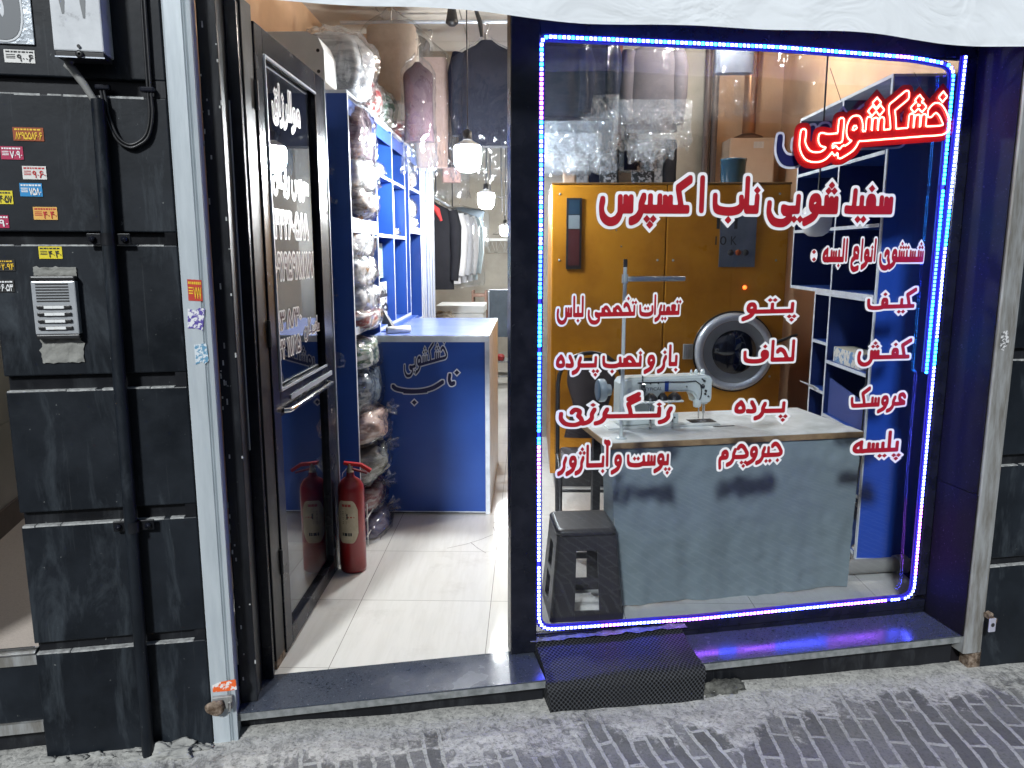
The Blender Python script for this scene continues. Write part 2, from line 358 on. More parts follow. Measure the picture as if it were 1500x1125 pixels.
GL = {
 'alef': dict(S=([ALEF], .24), F=([[(0, 0), (.14, 0)], [(.17, 1.0), (.17, .02)]], .30)),
 'tooth': dict(I=([[(.07, .40), (.08, .02)], [(.08, 0), (.30, 0)]], .30), M=([[(0, 0), (.30, 0)], [(.15, .38), (.15, 0)]], .30)),
 'beh': dict(S=([BOWL], 1.16), F=([[(0, 0), (.1, 0)]] + [[(a + .06, b) for a, b in BOWL]], 1.22)),
 'noon': dict(S=([[(.05, .32), (.04, 0), (.12, -.26), (.38, -.38), (.62, -.22), (.68, .2)]], .80), F=([[(0, 0), (.1, 0)], [(.1, .32), (.08, 0), (.16, -.26), (.4, -.38), (.64, -.22), (.7, .2)]], .82)),
 'seen': dict(I=([[(.06, .34), (.06, .02)], [(.26, .34), (.26, .02)], [(.46, .38), (.46, .02)], [(.06, 0), (.68, 0)]], .68),
              M=([[(.12, .34), (.12, .02)], [(.32, .34), (.32, .02)], [(.52, .38), (.52, .02)], [(0, 0), (.72, 0)]], .72),
              S=([[(.06, .34), (.06, .02)], [(.26, .34), (.26, .02)], [(.06, 0), (.44, 0)], [(.46, .34), (.46, 0)], TAIL_S], 1.22),
              F=([[(.10, .34), (.10, .02)], [(.28, .34), (.28, .02)], [(0, 0), (.44, 0)], [(.46, .34), (.46, 0)], TAIL_S], 1.22)),
 'reh': dict(S=([REH], .46), F=([[(0, 0), (.16, .02)], REH], .46)),
 'waw': dict(S=([WAWU], .54), F=([[(0, 0), (.12, .03)], WAWU], .54)),
 'dal': dict(S=([[(.24, .50), (.12, .26), (.08, .06), (.2, 0), (.42, .02)]], .50), F=([[(0, 0), (.2, 0)], [(.14, .62), (.16, .2), (.2, .02), (.46, .02)]], .54)),
 'feh': dict(I=([[(.26, .14), (.34, .30), (.24, .46), (.10, .40), (.07, .24), (.16, .12), (.28, .16), (.30, .02), (.5, 0)], [(.14, 0), (.5, 0)]], .50),
             M=([[(0, 0), (.46, 0)], [(.24, .04), (.10, .2), (.14, .40), (.28, .42), (.34, .24), (.24, .04)]], .46),
             S=([[(.30, .20), (.36, .34), (.24, .46), (.1, .38), (.1, .2), (.26, .1)], [(a + .2, b) for a, b in BOWL]], 1.36),
             F=([[(0, 0), (.3, 0)], [(.24, .04), (.10, .2), (.14, .40), (.28, .42), (.34, .24), (.3, .02), (.5, -.05), (.9, -.05), (1.1, .06), (1.14, .40)]], 1.24)),
 'qaf': dict(S=([[(.34, .12), (.2, .04), (.08, .2), (.16, .4), (.32, .38), (.38, .18), (.36, 0)], [(.06, .05), (.1, -.24), (.38, -.4), (.66, -.24), (.72, .2)]], .84)),
 'kaf': dict(I=([[(.02, 1.0), (.46, .70)], [(.46, .70), (.38, .34), (.32, .02)], [(.1, 0), (.62, 0)]], .62),
             M=([[(.02, 1.0), (.46, .70)], [(.46, .70), (.38, .34), (.34, .02)], [(0, 0), (.62, 0)]], .62),
             F=([[(.02, 1.0), (.44, .70)], [(.44, .70), (.34, .34), (.28, .02)], [(0, 0), (.9, -.02), (1.06, .08), (1.1, .40)]], 1.20)),
 'lam': dict(I=([[(.08, 1.0), (.08, .02)], [(.08, 0), (.30, 0)]], .30), M=([[(0, 0), (.32, 0)], [(.16, 1.0), (.16, 0)]], .32)),
 'heh': dict(S=([[(.22, .52), (.08, .28), (.08, .06), (.28, 0), (.44, .1), (.38, .34), (.2, .5)]], .54),
             F=([[(0, 0), (.16, .02), (.17, .50)], [(.17, .48), (.40, .34), (.50, .14), (.38, 0), (.14, 0)]], .62),
             I=([[(.1, .05), (.08, .3), (.26, .48), (.46, .3), (.42, .04), (.1, .0), (.26, .25), (.44, .06), (.66, 0)]], .66)),
 'hah': dict(I=([[(.62, .50), (.46, .62), (.26, .50), (.04, .14)], [(.04, .10), (.2, 0), (.70, 0)]], .70),
             M=([[(.60, .46), (.46, .58), (.26, .44), (.08, .05)], [(0, 0), (.70, 0)]], .70)),
 'meem': dict(S=([[(.30, .04), (.34, .22), (.18, .34), (.05, .18), (.12, .02), (.40, .0), (.50, -.12), (.48, -.52)]], .60),
              F=([[(0, 0), (.1, .02)], [(.30, .04), (.34, .22), (.18, .34), (.05, .18), (.12, .02), (.40, .0), (.50, -.12), (.48, -.52)]], .60),
              M=([[(0, 0), (.40, 0)], [(.08, .02), (.12, .26), (.28, .24), (.30, .02)]], .40)),
 'ain': dict(I=([[(.06, .42), (.20, .58), (.40, .50), (.36, .26), (.08, .08)], [(.08, .04), (.60, 0)]], .60),
             M=([[(0, 0), (.46, 0)], [(.22, .04), (.08, .36), (.34, .36), (.22, .04)]], .46),
             S=([[(.12, .40), (.24, .58), (.46, .54), (.50, .34), (.34, .16), (.14, .14)], [(.34, .14), (.64, -.06), (.66, -.36), (.44, -.54), (.08, -.46)]], .78)),
 'sad': dict(I=([[(.06, .02), (.20, .22), (.40, .40), (.58, .34), (.60, .12), (.50, 0)], [(.06, 0), (.94, 0)], [(.74, .28), (.74, 0)]], .92),
             M=([[(.10, .02), (.22, .22), (.42, .40), (.60, .34), (.62, .12), (.52, 0)], [(0, 0), (.96, 0)], [(.76, .28), (.76, 0)]], .94)),
 'yeh': dict(S=([[(.50, .26), (.36, .42), (.18, .30), (.24, .06)], [(.24, .06)] + YEHB], 1.04),
             F=([[(0, 0), (.18, 0), (.36, .04), (.3, -.06)], [(.3, -.06)] + YEHB], 1.04)),
 'taw': dict(S=([[(0, 0), (.30, 0)]], .30)),
}
DIG = {
 '۰': ([], .34, [(.17, .35)]), '۱': ([[(.10, .9), (.22, .5), (.22, 0)]], .36, []),
 '۲': ([[(.08, .62), (.08, .9)], [(.08, .66), (.34, .62), (.4, .9)], [(.08, .9), (.2, .3), (.2, 0)]], .5, []),
 '۳': ([[(.06, .9), (.2, .3), (.2, 0)], [(.07, .66), (.24, .62), (.27, .9)], [(.26, .66), (.46, .62), (.5, .9)]], .58, []),
 '۴': ([[(.12, .9), (.2, .3), (.2, 0)], [(.46, .9), (.26, .84), (.2, .62), (.48, .56)]], .54, []),
 '۵': ([[(.28, .9), (.06, .5), (.06, .1), (.2, 0), (.28, .16), (.38, 0), (.52, .1), (.52, .5), (.28, .9)]], .62, []),
 '۶': ([[(.42, .86), (.18, .9), (.1, .66), (.3, .52), (.44, .56)], [(.3, .52), (.16, .3), (.08, 0)]], .5, []),
 '۷': ([[(.04, .9), (.26, .0)], [(.26, .0), (.48, .9)]], .54, []), '۸': ([[(.04, 0), (.26, .9)], [(.26, .9), (.48, 0)]], .54, []),
 '۹': ([[(.38, .5), (.14, .5), (.08, .74), (.22, .9), (.38, .8), (.38, .5), (.42, 0)]], .52, []),
 '/': ([[(.3, .9), (.02, 0)]], .32, []), ':': ([], .3, [(.15, .1), (.15, .5)]), '-': ([[(.05, .35), (.3, .35)]], .36, []),
}
LET = {'ا': ('alef', 0, 0), 'آ': ('alef', 0, 9), 'ب': ('beh', -1, 0), 'پ': ('beh', -3, 0), 'ت': ('beh', 2, 0), 'ن': ('noon', 1, 0), 'ی': ('yeh', -2, 0),
       'س': ('seen', 0, 0), 'ش': ('seen', 3, 0), 'ر': ('reh', 0, 0), 'ز': ('reh', 1, 0), 'ژ': ('reh', 3, 0), 'و': ('waw', 0, 0), 'د': ('dal', 0, 0),
       'ف': ('feh', 1, 0), 'ق': ('qaf', 2, 0), 'ک': ('kaf', 0, 0), 'گ': ('kaf', 0, 8), 'ل': ('lam', 0, 0), 'ه': ('heh', 0, 0), 'ج': ('hah', -1, 0), 'چ': ('hah', -3, 0),
       'ح': ('hah', 0, 0), 'خ': ('hah', 1, 0), 'م': ('meem', 0, 0), 'ع': ('ain', 0, 0), 'ص': ('sad', 0, 0), 'ـ': ('taw', 0, 0)}
RIGHTONLY = set('اآدرزژو')
DOTX = {('tooth', 'I'): .08, ('tooth', 'M'): .15, ('beh', 'S'): .52, ('beh', 'F'): .58, ('noon', 'S'): .36, ('noon', 'F'): .4, ('seen', 'I'): .28, ('seen', 'M'): .32,
        ('seen', 'S'): .28, ('seen', 'F'): .28, ('reh', 'S'): .16, ('reh', 'F'): .16, ('feh', 'I'): .2, ('feh', 'M'): .22, ('feh', 'S'): .22, ('feh', 'F'): .22, ('qaf', 'S'): .24,
        ('hah', 'I'): .26, ('hah', 'M'): .28, ('yeh', 'S'): .5, ('yeh', 'F'): .5}
DOTY = {'tooth': .66, 'beh': .30, 'noon': .30, 'seen': .66, 'reh': .68, 'feh': .76, 'qaf': .72, 'hah': .90}
def smooth_pts(p, n=6):
    if len(p) < 3: return p
    q = [p[0]] + list(p) + [p[-1]]; out = []
    for i in range(1, len(q) - 2):
        a, b, c, d = q[i - 1], q[i], q[i + 1], q[i + 2]
        for k in range(n):
            t = k / n
            out.append(tuple(0.5 * (2 * b[j] + (c[j] - a[j]) * t + (2 * a[j] - 5 * b[j] + 4 * c[j] - d[j]) * t * t + (3 * b[j] - a[j] - 3 * c[j] + d[j]) * t ** 3) for j in (0, 1)))
    out.append(p[-1]); return out
def layout(text):
    st, dots, u = [], [], 0.0
    for i, ch in enumerate(text):
        if ch == ' ': u += .26; continue
        if ch in DIG: continue
        nm, nd, ex = LET[ch]
        pv = text[i - 1] if i else ' '; nx = text[i + 1] if i + 1 < len(text) else ' '
        jp = pv in LET and pv not in RIGHTONLY; jn = nx in LET and ch not in RIGHTONLY
        fm = {(0, 0): 'S', (0, 1): 'I', (1, 1): 'M', (1, 0): 'F'}[(int(jp), int(jn))]
        if nm in ('beh', 'noon', 'yeh') and fm in 'IM': nm = 'tooth'
        if nm == 'yeh': nd = 0
        if nm == 'taw': fm = 'S'
        g = GL[nm]; fm = fm if fm in g else {'I': 'S', 'M': 'F', 'F': 'S', 'S': 'I'}[fm]
        fm = fm if fm in g else list(g)[0]
        strokes, adv = g[fm]
        if not jp and fm == 'F' : pass
        for s in strokes: st.append([(u + a, b) for a, b in smooth_pts(s)])
        if ex == 9: st.append([(u - .02, 1.16), (u + .06, 1.24), (u + .14, 1.18), (u + .24, 1.26)])
        if ex == 8: st.append([(u + .04, 1.28), (u + .46, .99)])
        if nd:
            x = u + DOTX.get((nm, fm), .2); y = DOTY.get(nm, .6) if nd > 0 else (-.36 if nm in ('beh',) else -.33)
            k = abs(nd); sg = 1 if nd > 0 else -1
            if k == 1: dots.append((x, y))
            elif k == 2: dots += [(x - .12, y), (x + .12, y)]
            else: dots += [(x - .12, y), (x + .12, y), (x, y + sg * .2)]
        u += adv
        if not jn: u += .05
    return st, dots, u
def layout_digits(text):                       # digits run left to right; u kept in the same sense
    st, dots, x = [], [], 0.0; tot = sum(DIG[c][1] if c in DIG else .26 for c in text)
    for c in text:
        if c == ' ': x += .26; continue
        s, adv, d = DIG[c]
        for p in s: st.append([(tot - x - a, b) for a, b in smooth_pts(p, 4)])
        dots += [(tot - x - a, b) for a, b in d]
        x += adv
    return st, dots, tot
def field(st, dots, rx, ry, dr, grow=0.0, cell=0.028):
    a = rx + grow; sy = (rx + grow) / (ry + grow)
    P = [np.array(s) for s in st]
    allp = np.concatenate(P + ([np.array(dots)] if dots else []))
    pad = max(rx, ry, dr) + grow + 3 * cell
    x0, y0 = allp.min(0) - pad; x1, y1 = allp.max(0) + pad
    gx = np.arange(x0, x1 + cell, cell); gy = np.arange(y0, y1 + cell, cell)
    X, Y = np.meshgrid(gx, gy); D = np.full(X.shape, 9.0)
    for p in P:
        for k in range(len(p) - 1):
            ax, ay = p[k]; bx, by = p[k + 1]; ix0 = max(0, int((min(ax, bx) - pad - x0) / cell)); ix1 = min(len(gx), int((max(ax, bx) + pad - x0) / cell) + 2)
            iy0 = max(0, int((min(ay, by) - pad - y0) / cell)); iy1 = min(len(gy), int((max(ay, by) + pad - y0) / cell) + 2)
            xs = X[iy0:iy1, ix0:ix1]; ys = Y[iy0:iy1, ix0:ix1] * sy
            dx, dy = bx - ax, (by - ay) * sy; L = dx * dx + dy * dy + 1e-12
            t = np.clip(((xs - ax) * dx + (ys - ay * sy) * dy) / L, 0, 1)
            ex, ey = np.abs(xs - ax - t * dx), np.abs(ys - ay * sy - t * dy)
            d = (ex ** 3 + ey ** 3) ** (1 / 3) - a
            D[iy0:iy1, ix0:ix1] = np.minimum(D[iy0:iy1, ix0:ix1], d)
    for px, py in dots:
        d = (np.abs(X - px) + np.abs(Y - py) - dr) * .7071 - grow
        D = np.minimum(D, d)
    return D, gx, gy, cell
def loops_of(D, gx, gy, cell):
    S = D < 0
    code = S[:-1, :-1] * 1 + S[:-1, 1:] * 2 + S[1:, 1:] * 4 + S[1:, :-1] * 8
    def pt(e):
        k, i, j = e
        if k == 0: a_, b_ = D[i, j], D[i, j + 1]; t = a_ / (a_ - b_); return (gx[j] + t * cell, gy[i])
        a_, b_ = D[i, j], D[i + 1, j]; t = a_ / (a_ - b_); return (gx[j], gy[i] + t * cell)
    TB = {1: [(3, 0)], 2: [(0, 1)], 3: [(3, 1)], 4: [(1, 2)], 5: [(3, 2), (1, 0)], 6: [(0, 2)], 7: [(3, 2)], 8: [(2, 3)], 9: [(2, 0)], 10: [(0, 3), (2, 1)], 11: [(2, 1)], 12: [(1, 3)], 13: [(1, 0)], 14: [(0, 3)]}
    nxt = {}
    for i, j in zip(*np.nonzero((code > 0) & (code < 15))):
        ed = {0: (0, i, j), 1: (1, i, j + 1), 2: (0, i + 1, j), 3: (1, i, j)}
        for p, q in TB[int(code[i, j])]: nxt[ed[p]] = ed[q]
    loops = []
    while nxt:
        s0 = next(iter(nxt)); lp = []; e = s0
        while e in nxt: lp.append(pt(e)); e = nxt.pop(e)
        if len(lp) > 5: loops.append(lp)
    return loops
def fill_field(D, gx, gy, cell):
    """flat faces of the region D < 0: runs of whole cells plus clipped border cells"""
    S = D < 0; vs, fs = [], []
    full = S[:-1, :-1] & S[:-1, 1:] & S[1:, 1:] & S[1:, :-1]; some = (S[:-1, :-1] | S[:-1, 1:] | S[1:, 1:] | S[1:, :-1]) & ~full
    for i in range(full.shape[0]):
        row = np.concatenate([[0], full[i].astype(np.int8), [0]]); df = np.diff(row)
        for j0, j1 in zip(np.nonzero(df == 1)[0], np.nonzero(df == -1)[0]):
            o = len(vs); vs += [(gx[j0], gy[i]), (gx[j1], gy[i]), (gx[j1], gy[i + 1]), (gx[j0], gy[i + 1])]; fs.append((o, o + 1, o + 2, o + 3))
    for i, j in zip(*np.nonzero(some)):
        cs = [(gx[j], gy[i], D[i, j]), (gx[j + 1], gy[i], D[i, j + 1]), (gx[j + 1], gy[i + 1], D[i + 1, j + 1]), (gx[j], gy[i + 1], D[i + 1, j])]; pl = []
        for k in range(4):
            x0, y0, d0 = cs[k]; x1, y1, d1 = cs[(k + 1) % 4]
            if d0 < 0: pl.append((x0, y0))
            if (d0 < 0) != (d1 < 0): t = d0 / (d0 - d1); pl.append((x0 + (x1 - x0) * t, y0 + (y1 - y0) * t))
        if len(pl) > 2: o = len(vs); vs += pl; fs.append(tuple(range(o, o + len(pl))))
    return vs, fs
PEN = (.085, .125, .125)
def text_fit(text, digits=False, pen=PEN):
    st, dots, tot = (layout_digits if digits else layout)(text)
    us = [p[0] for s in st for p in s] + [d[0] for d in dots]
    return st, dots, min(us) - pen[0], max(us) + pen[0]
def lettering(text, T, right, left, h, base, mats, parent, name='lettering', out=.115, digits=False, pen=PEN, cell=.03, base_l=None, gap=.0012):
    """T(a, z, d): surface point at a along, z up, d in front.  Text from `right` to `left` along a, alef height h."""
    st, dots, u0, u1 = text_fit(text, digits, pen)
    k = (left - right) / (u1 - u0); bl = base if base_l is None else base_l
    def mp(x, y, d):
        f = (x - u0) / (u1 - u0); return T(right + (x - u0) * k, base + (bl - base) * f + y * h, d)
    vs, fs = fill_field(*field(st, dots, *pen, 0, cell))
    mb = MB(); mb.add([mp(x, y, 2 * gap) for x, y in vs], fs)
    o = mb.build(name, mats[0], parent, fix=False)
    if mats[1]:
        vs, fs = fill_field(*field(st, dots, *pen, out, cell))
        mb = MB(); mb.add([mp(x, y, gap) for x, y in vs], fs)
        mb.build('letter_outline', mats[1], o, fix=False)
    return o
# ================================================================ street and shell
def street_z(u): return -.09 - .022 * max(-4, min(8, u + .6))
def street_mat():
    m, t, b = nt("street paving")
    tc = t.nodes.new("ShaderNodeTexCoord"); P = tc.outputs['Object']
    def brick(rot, off, w):
        mp = t.nodes.new("ShaderNodeMapping"); mp.inputs['Rotation'].default_value = (0, 0, rot); mp.inputs['Location'].default_value = off
        t.links.new(P, mp.inputs[0])
        wob = noise_n(t, P, 9, 3); wv = t.nodes.new("ShaderNodeVectorMath"); wv.operation = 'MULTIPLY_ADD'
        wv.inputs[1].default_value = (.030, .030, 0)
        t.links.new(wob, wv.inputs[0]); t.links.new(mp.outputs[0], wv.inputs[2])
        br = t.nodes.new("ShaderNodeTexBrick"); br.offset = 0.5
        br.inputs['Scale'].default_value = 1; br.inputs['Brick Width'].default_value = .27; br.inputs['Row Height'].default_value = w
        br.inputs['Mortar Size'].default_value = .0088; br.inputs['Mortar Smooth'].default_value = 0.3; br.inputs['Bias'].default_value = 0
        br.inputs['Color1'].default_value = (.115, .114, .112, 1); br.inputs['Color2'].default_value = (.20, .199, .196, 1); br.inputs['Mortar'].default_value = (.40, .40, .38, 1)
        t.links.new(wv.outputs[0], br.inputs['Vector']); return br
    b1 = brick(R(90) - FA * 1.35, (0, 0, 0), .060); b2 = brick(R(90) + R(2), (.03, .02, 0), .070)
    sx = t.nodes.new("ShaderNodeSeparateXYZ"); t.links.new(P, sx.inputs[0])
    def math_(op, a, b_=None, c=None):
        n = t.nodes.new("ShaderNodeMath"); n.operation = op
        for i, v in enumerate((a, b_, c)):
            if v is None: continue
            if isinstance(v, (int, float)): n.inputs[i].default_value = v
            else: t.links.new(v, n.inputs[i])
        return n.outputs[0]
    nz = noise_n(t, P, 1.6, 5, .6)
    # right-hand patch of paving begins about 0.8 m right of the camera
    zone = math_('GREATER_THAN', math_('MULTIPLY_ADD', nz, .16, math_('MULTIPLY_ADD', sx.outputs[1], -.45, sx.outputs[0])), .72 - 1.15 + .16)
    col = mixc(t, zone, b1.outputs[0], b2.outputs[0])
    fac = t.nodes.new("ShaderNodeMix"); fac.data_type = 'FLOAT'
    t.links.new(zone, fac.inputs[0]); t.links.new(b1.outputs[1], fac.inputs[2]); t.links.new(b2.outputs[1], fac.inputs[3])
    # cement wash: n = distance in from the front
    n = math_('ADD', math_('MULTIPLY', math_('ADD', sx.outputs[0], .974), -math.sin(FA)), math_('MULTIPLY', math_('ADD', sx.outputs[1], -2.465), math.cos(FA)))
    w1 = noise_n(t, P, 5.5, 7, .66, .4); w2 = noise_n(t, P, 26, 6, .7, .6)
    near = math_('MULTIPLY_ADD', n, 2.3, .86)                       # 1 by the wall, 0 further out
    s = math_('ADD', near, math_('MULTIPLY_ADD', w1, 2.0, -1.0))
    s = math_('ADD', s, math_('MULTIPLY_ADD', w2, 1.1, -.55))
    seam = math_('ABSOLUTE', math_('SUBTRACT', math_('MULTIPLY_ADD', nz, .16, math_('MULTIPLY_ADD', sx.outputs[1], -.45, sx.outputs[0])), .72 - 1.15 + .14))
    s = math_('ADD', s, math_('MULTIPLY', math_('SUBTRACT', 1.0, math_('MINIMUM', math_('MULTIPLY', seam, 9.0), 1.0)), .42))
    wash = ramp(t, s, [(.34, (0, 0, 0)), (.62, (1, 1, 1))])
    sm = noise_n(t, P, 3.2, 5, .6)
    smear = ramp(t, sm, [(.48, (0, 0, 0)), (.70, (.7, .7, .7))])
    cem = ramp(t, w2, [(.3, (.24, .24, .23)), (.5, (.42, .415, .39)), (.7, (.56, .55, .52))])
    col = mixc(t, smear, col, (.22, .22, .212))
    col = mixc(t, wash, col, cem)
    grit = noise_n(t, P, 90, 4, .7)
    col = mixc(t, ramp(t, grit, [(.3, (.7, .7, .7)), (.5, (0, 0, 0))]), col, (.07, .07, .07))
    t.links.new(col, b.inputs['Base Color']); b.inputs['Roughness'].default_value = .85; b.inputs['Specular IOR Level'].default_value = .15
    h = math_('ADD', math_('MULTIPLY', math_('MULTIPLY', fac.outputs[0], math_('SUBTRACT', 1.0, wash)), .5), math_('MULTIPLY_ADD', w2, .8, math_('MULTIPLY', grit, .35)))
    bump(t, b, h, .55, .012)
    return m
mb = MB()
us = [-14, -8, -5, -3] + [(-2 + .08 * i) for i in range(80)] + [5, 7, 10, 14]
ns = [-14, -8, -4, -2.5, -1.6] + [-1.2 + .05 * i for i in range(32)]
def stp(i, j):
    u, n = us[i], ns[j]; z = street_z(u)
    if -1.3 < n and -2 < u < 4.4:
        z += (mnoise.noise(Vector((u * 3, n * 3, 0))) * .010 + mnoise.noise(Vector((u * 11, n * 11, 3))) * .004)
        if n > -.12: z += .012 * (n + .12) / .12 * (1 if n < .06 else 0)
    return F(u, n, z)
vs = [stp(i, j) for i in range(len(us)) for j in range(len(ns))]; fs = []
for i in range(len(us) - 1):
    for j in range(len(ns) - 1):
        a = i * len(ns) + j; fs.append((a, a + len(ns), a + len(ns) + 1, a + 1))
me = bpy.data.meshes.new("street"); me.from_pydata(vs, [], fs); me.materials.append(street_mat())
me.polygons.foreach_set("use_smooth", [True] * len(fs)); me.update()
place("street", me, Vector((0, 0, 0)), kind='structure')

# ---------------------------------------------------------------- the clad pillar left of the shop
def clad_pillar(u0, u1, zb, zt, grooves, label, nf=-.02, lip=True):
    t = thing("clad_pillar", label, "pillar", F((u0 + u1) / 2, nf, zb))
    mb = MB(); z = zb
    for g0, g1 in grooves + [(zt, zt)]:
        mb.bevbox(u0, u1 if g1 > 99 else u1 - .0, nf, nf + .30, z, g0, F, .004)
        z = g1
    mb.build("cladding", M_black, t)
    gb = MB(); ch = MB()
    for g0, g1 in grooves:
        gb.fbox(u0 + .004, u1 - .035, nf + .022, nf + .29, g0 + .0004, g1 - .0004)
        gb.fbox(u1 - .035, u1 - .002, nf + .0012, nf + .29, g0 + .0004, g1 - .0004)
        x = u0 + .004
        while x < u1 - .04:                    # chipped light arris under each groove
            L = random.uniform(.03, .13); x2 = min(x + L, u1 - .04)
            h = random.uniform(.0015, .005)
            ch.fbox(x, x2, nf - .0008, nf + .020, g0 - h, g0 + .0016)
            x = x2 + random.choice([0, 0, .004, .02])
    gb.build("groove_band", M_black2, t)
    ch.build("chipped_edge", M_chip, t)
    return t
clad_pillar(-.665, -.134, -.16, 3.3, [(.296, .334), (.735, .781), (1.174, 1.222), (1.622, 1.662), (2.060, 2.110)],
            "black clad pillar with horizontal grooves on the left of the shop front")
# crumbled cement heaped round the pipe foot
mb = MB(); bm = bmesh.new(); bmesh.ops.create_icosphere(bm, subdivisions=5, radius=1)
for v in bm.verts: v.co *= 1 + .35 * mnoise.noise(v.co * 2.2) + .25 * mnoise.noise(v.co * 6) + .12 * mnoise.noise(v.co * 14)
mb.add([F(-.29 + v.co.x * .13, -.035 + v.co.y * .05, street_z(-.29) - .012 + v.co.z * .045) for v in bm.verts], [[v.index for v in f.verts] for f in bm.faces], True); bm.free()
mb.build("cement_heap", M_cement, None, "crumbled grey cement heap round the foot of the drainpipe", "rubble")
# rendered rubble at its foot
mb = MB()
for k in range(70):
    u = random.uniform(-.66, -.13); s = random.uniform(.004, .017)
    c = F(u, -.03 - random.uniform(0, .02), street_z(u) + random.uniform(.0, .012))
    bm = bmesh.new(); bmesh.ops.create_icosphere(bm, subdivisions=2, radius=1)
    for v in bm.verts: v.co = v.co * (1 + .9 * mnoise.noise(v.co * 2.6 + Vector((k, 0, 0))))
    mb.add([c + Vector((v.co.x * s * 1.5, v.co.y * s * .6, v.co.z * s * .6)) for v in bm.verts], [[v.index for v in f.verts] for f in bm.faces], True); bm.free()
mb.build("cement_rubble", M_cement, None, "rough grey cement crumbs along the foot of the left black pillar", "rubble", kind='stuff')

# ---------------------------------------------------------------- neighbour's entrance at the far left
t = thing("neighbour_entrance", "stone floored entrance with a raised dark step left of the black pillar", "entrance", F(-1.3, .3, -.1))
M_ntile = pm("grey wall tile", (.55, .55, .52), .3, c2=(.46, .46, .44), nscale=2)
M_nstone = granite_mat("pinkish floor stone", (.42, .36, .32), (.52, .46, .41), (.5, .46, .42), .5)
M_skirt = pm("brown skirting", (.10, .075, .065), .4, c2=(.13, .10, .085), nscale=10)
MB().fbox(-3.2, -.668, .02, 2.6, .18, .30).build("floor_slab", M_nstone, t)
mb = MB()
a, b_ = Vector((-2.40, 3.17, 0)), Vector((-2.95, 5.2, 0)); dd = (b_ - a).normalized(); nn = Vector((dd.y, -dd.x, 0))
a = a - dd * 1.5
def wl(p, q, off, z0, z1, th): 
    return [p + nn * off + Vector((0, 0, z0)), q + nn * off + Vector((0, 0, z0)), q + nn * (off - th) + Vector((0, 0, z0)), p + nn * (off - th) + Vector((0, 0, z0)),
            p + nn * off + Vector((0, 0, z1)), q + nn * off + Vector((0, 0, z1)), q + nn * (off - th) + Vector((0, 0, z1)), p + nn * (off - th) + Vector((0, 0, z1))]
mw = MB()
for k in range(3):
    for r_ in range(8):
        p, q = a + dd * (k * 1.2), a + dd * (k * 1.2 + 1.197)
        mw.hexa(wl(p, q, 0, .42 + .38 * r_, .42 + .38 * r_ + .377, .1))
mw.build("tiled_wall", M_ntile, t)
MB().hexa(wl(a, a + dd * 3.6, .012, .30, .42, .1)).build("skirting", M_skirt, t)
MB().fbox(-3.2, -.668, -.01, .019, .255, .305).build("chrome_nosing", M_rail2, t)
mb = MB(); mb.fbox(-3.2, -.668, -.018, -.011, .318, .322); mb.fbox(-3.2, -.668, -.018, -.011, .296, .300); mb.build_each("metal_strip", M_chrome, t)
MB().fbox(-3.2, -.668, .0, .018, .05, .2545).build("riser", M_black, t)
mb = MB(); mb.fbox(-3.2, -.668, -.012, .03, .012, .049); mb.build("base_strip", M_rail2, t)
MB().fbox(-3.2, -.668, .04, .30, -.2, .011).build("void_base", M_black2, t)
MB().fbox(-3.2, -.668, .35, 2.6, 2.72, 2.76).build("ceiling", M_white, t)
MB().lathe([(0, 0), (.14, 0), (.14, .03), (0, .03)], F(-1.25, 1.1, 2.689), (0, 0, 1), 24).build("added_fill_lamp", emis("added fill lamp", (1, .95, .88), 70), t)  # lamp added out of view to brighten this entrance
MB().fbox(-.70, -.40, .29, 2.4, .301, 3.2).build("party_wall", M_plank, None, "plain grey wall between the shop and the neighbouring stone floored entrance", "wall")

# across the street, behind the viewer: only its reflection shows
t = thing("opposite_building", "dark low building across the street facing the shop", "building", F(1.5, -8, -.2))
mb = MB(); mb.fbox(-9, 12, -9.0, -8.0, -.4, 3.3); mb.build("wall", pm("dark render", (.035, .035, .04), .8, c2=(.06, .06, .065), nscale=2), t)
mb = MB()
for k in range(7): mb.bevbox(-8 + 2.8 * k, -5.9 + 2.8 * k, -7.998, -7.95, -.1, 2.3, F, .02)
mb.build_each("shutter", pm("grey shutter", (.10, .10, .11), .5, c2=(.07, .07, .075), nscale=6, stretch=(1, 1, 12)), t)
MB().bevbox(-9.1, 12.1, -9.1, -7.85, 3.301, 3.5, F, .02).build("parapet", pm("pale coping", (.30, .29, .28), .8), t)
# ---------------------------------------------------------------- shutter rails
def shutter_rail(u0, u1, zb, zt, label, mat, group="roller shutter guide rails"):
    t = thing("shutter_rail", label, "shutter rail", F((u0 + u1) / 2, 0, zb), group)
    mb = MB(); w = u1 - u0
    mb.prism([(u0, -.018), (u0 + .006, -.022), (u1 - .026, -.022), (u1 - .022, -.016), (u1 - .019, -.022), (u1 - .014, -.016), (u1 - .011, -.022), (u1, -.020), (u1, .05), (u0, .05)], lambda a, b, d: F(a, b, d), zb, zt)
    mb.build("channel", mat, t)
    return t
rl = shutter_rail(-.131, -.050, -.105, 3.1, "pale grey steel shutter rail beside the left black pillar, with stickers on it", M_rail)
rr = shutter_rail(2.877, 2.962, -.075, 3.1, "dull steel shutter rail at the right end of the shop window", M_rail2)
mb = MB(); mb.fbox(2.925, 2.985, .0, .05, -.17, -.0755); mb.build("rusty_foot", M_rust, rr)
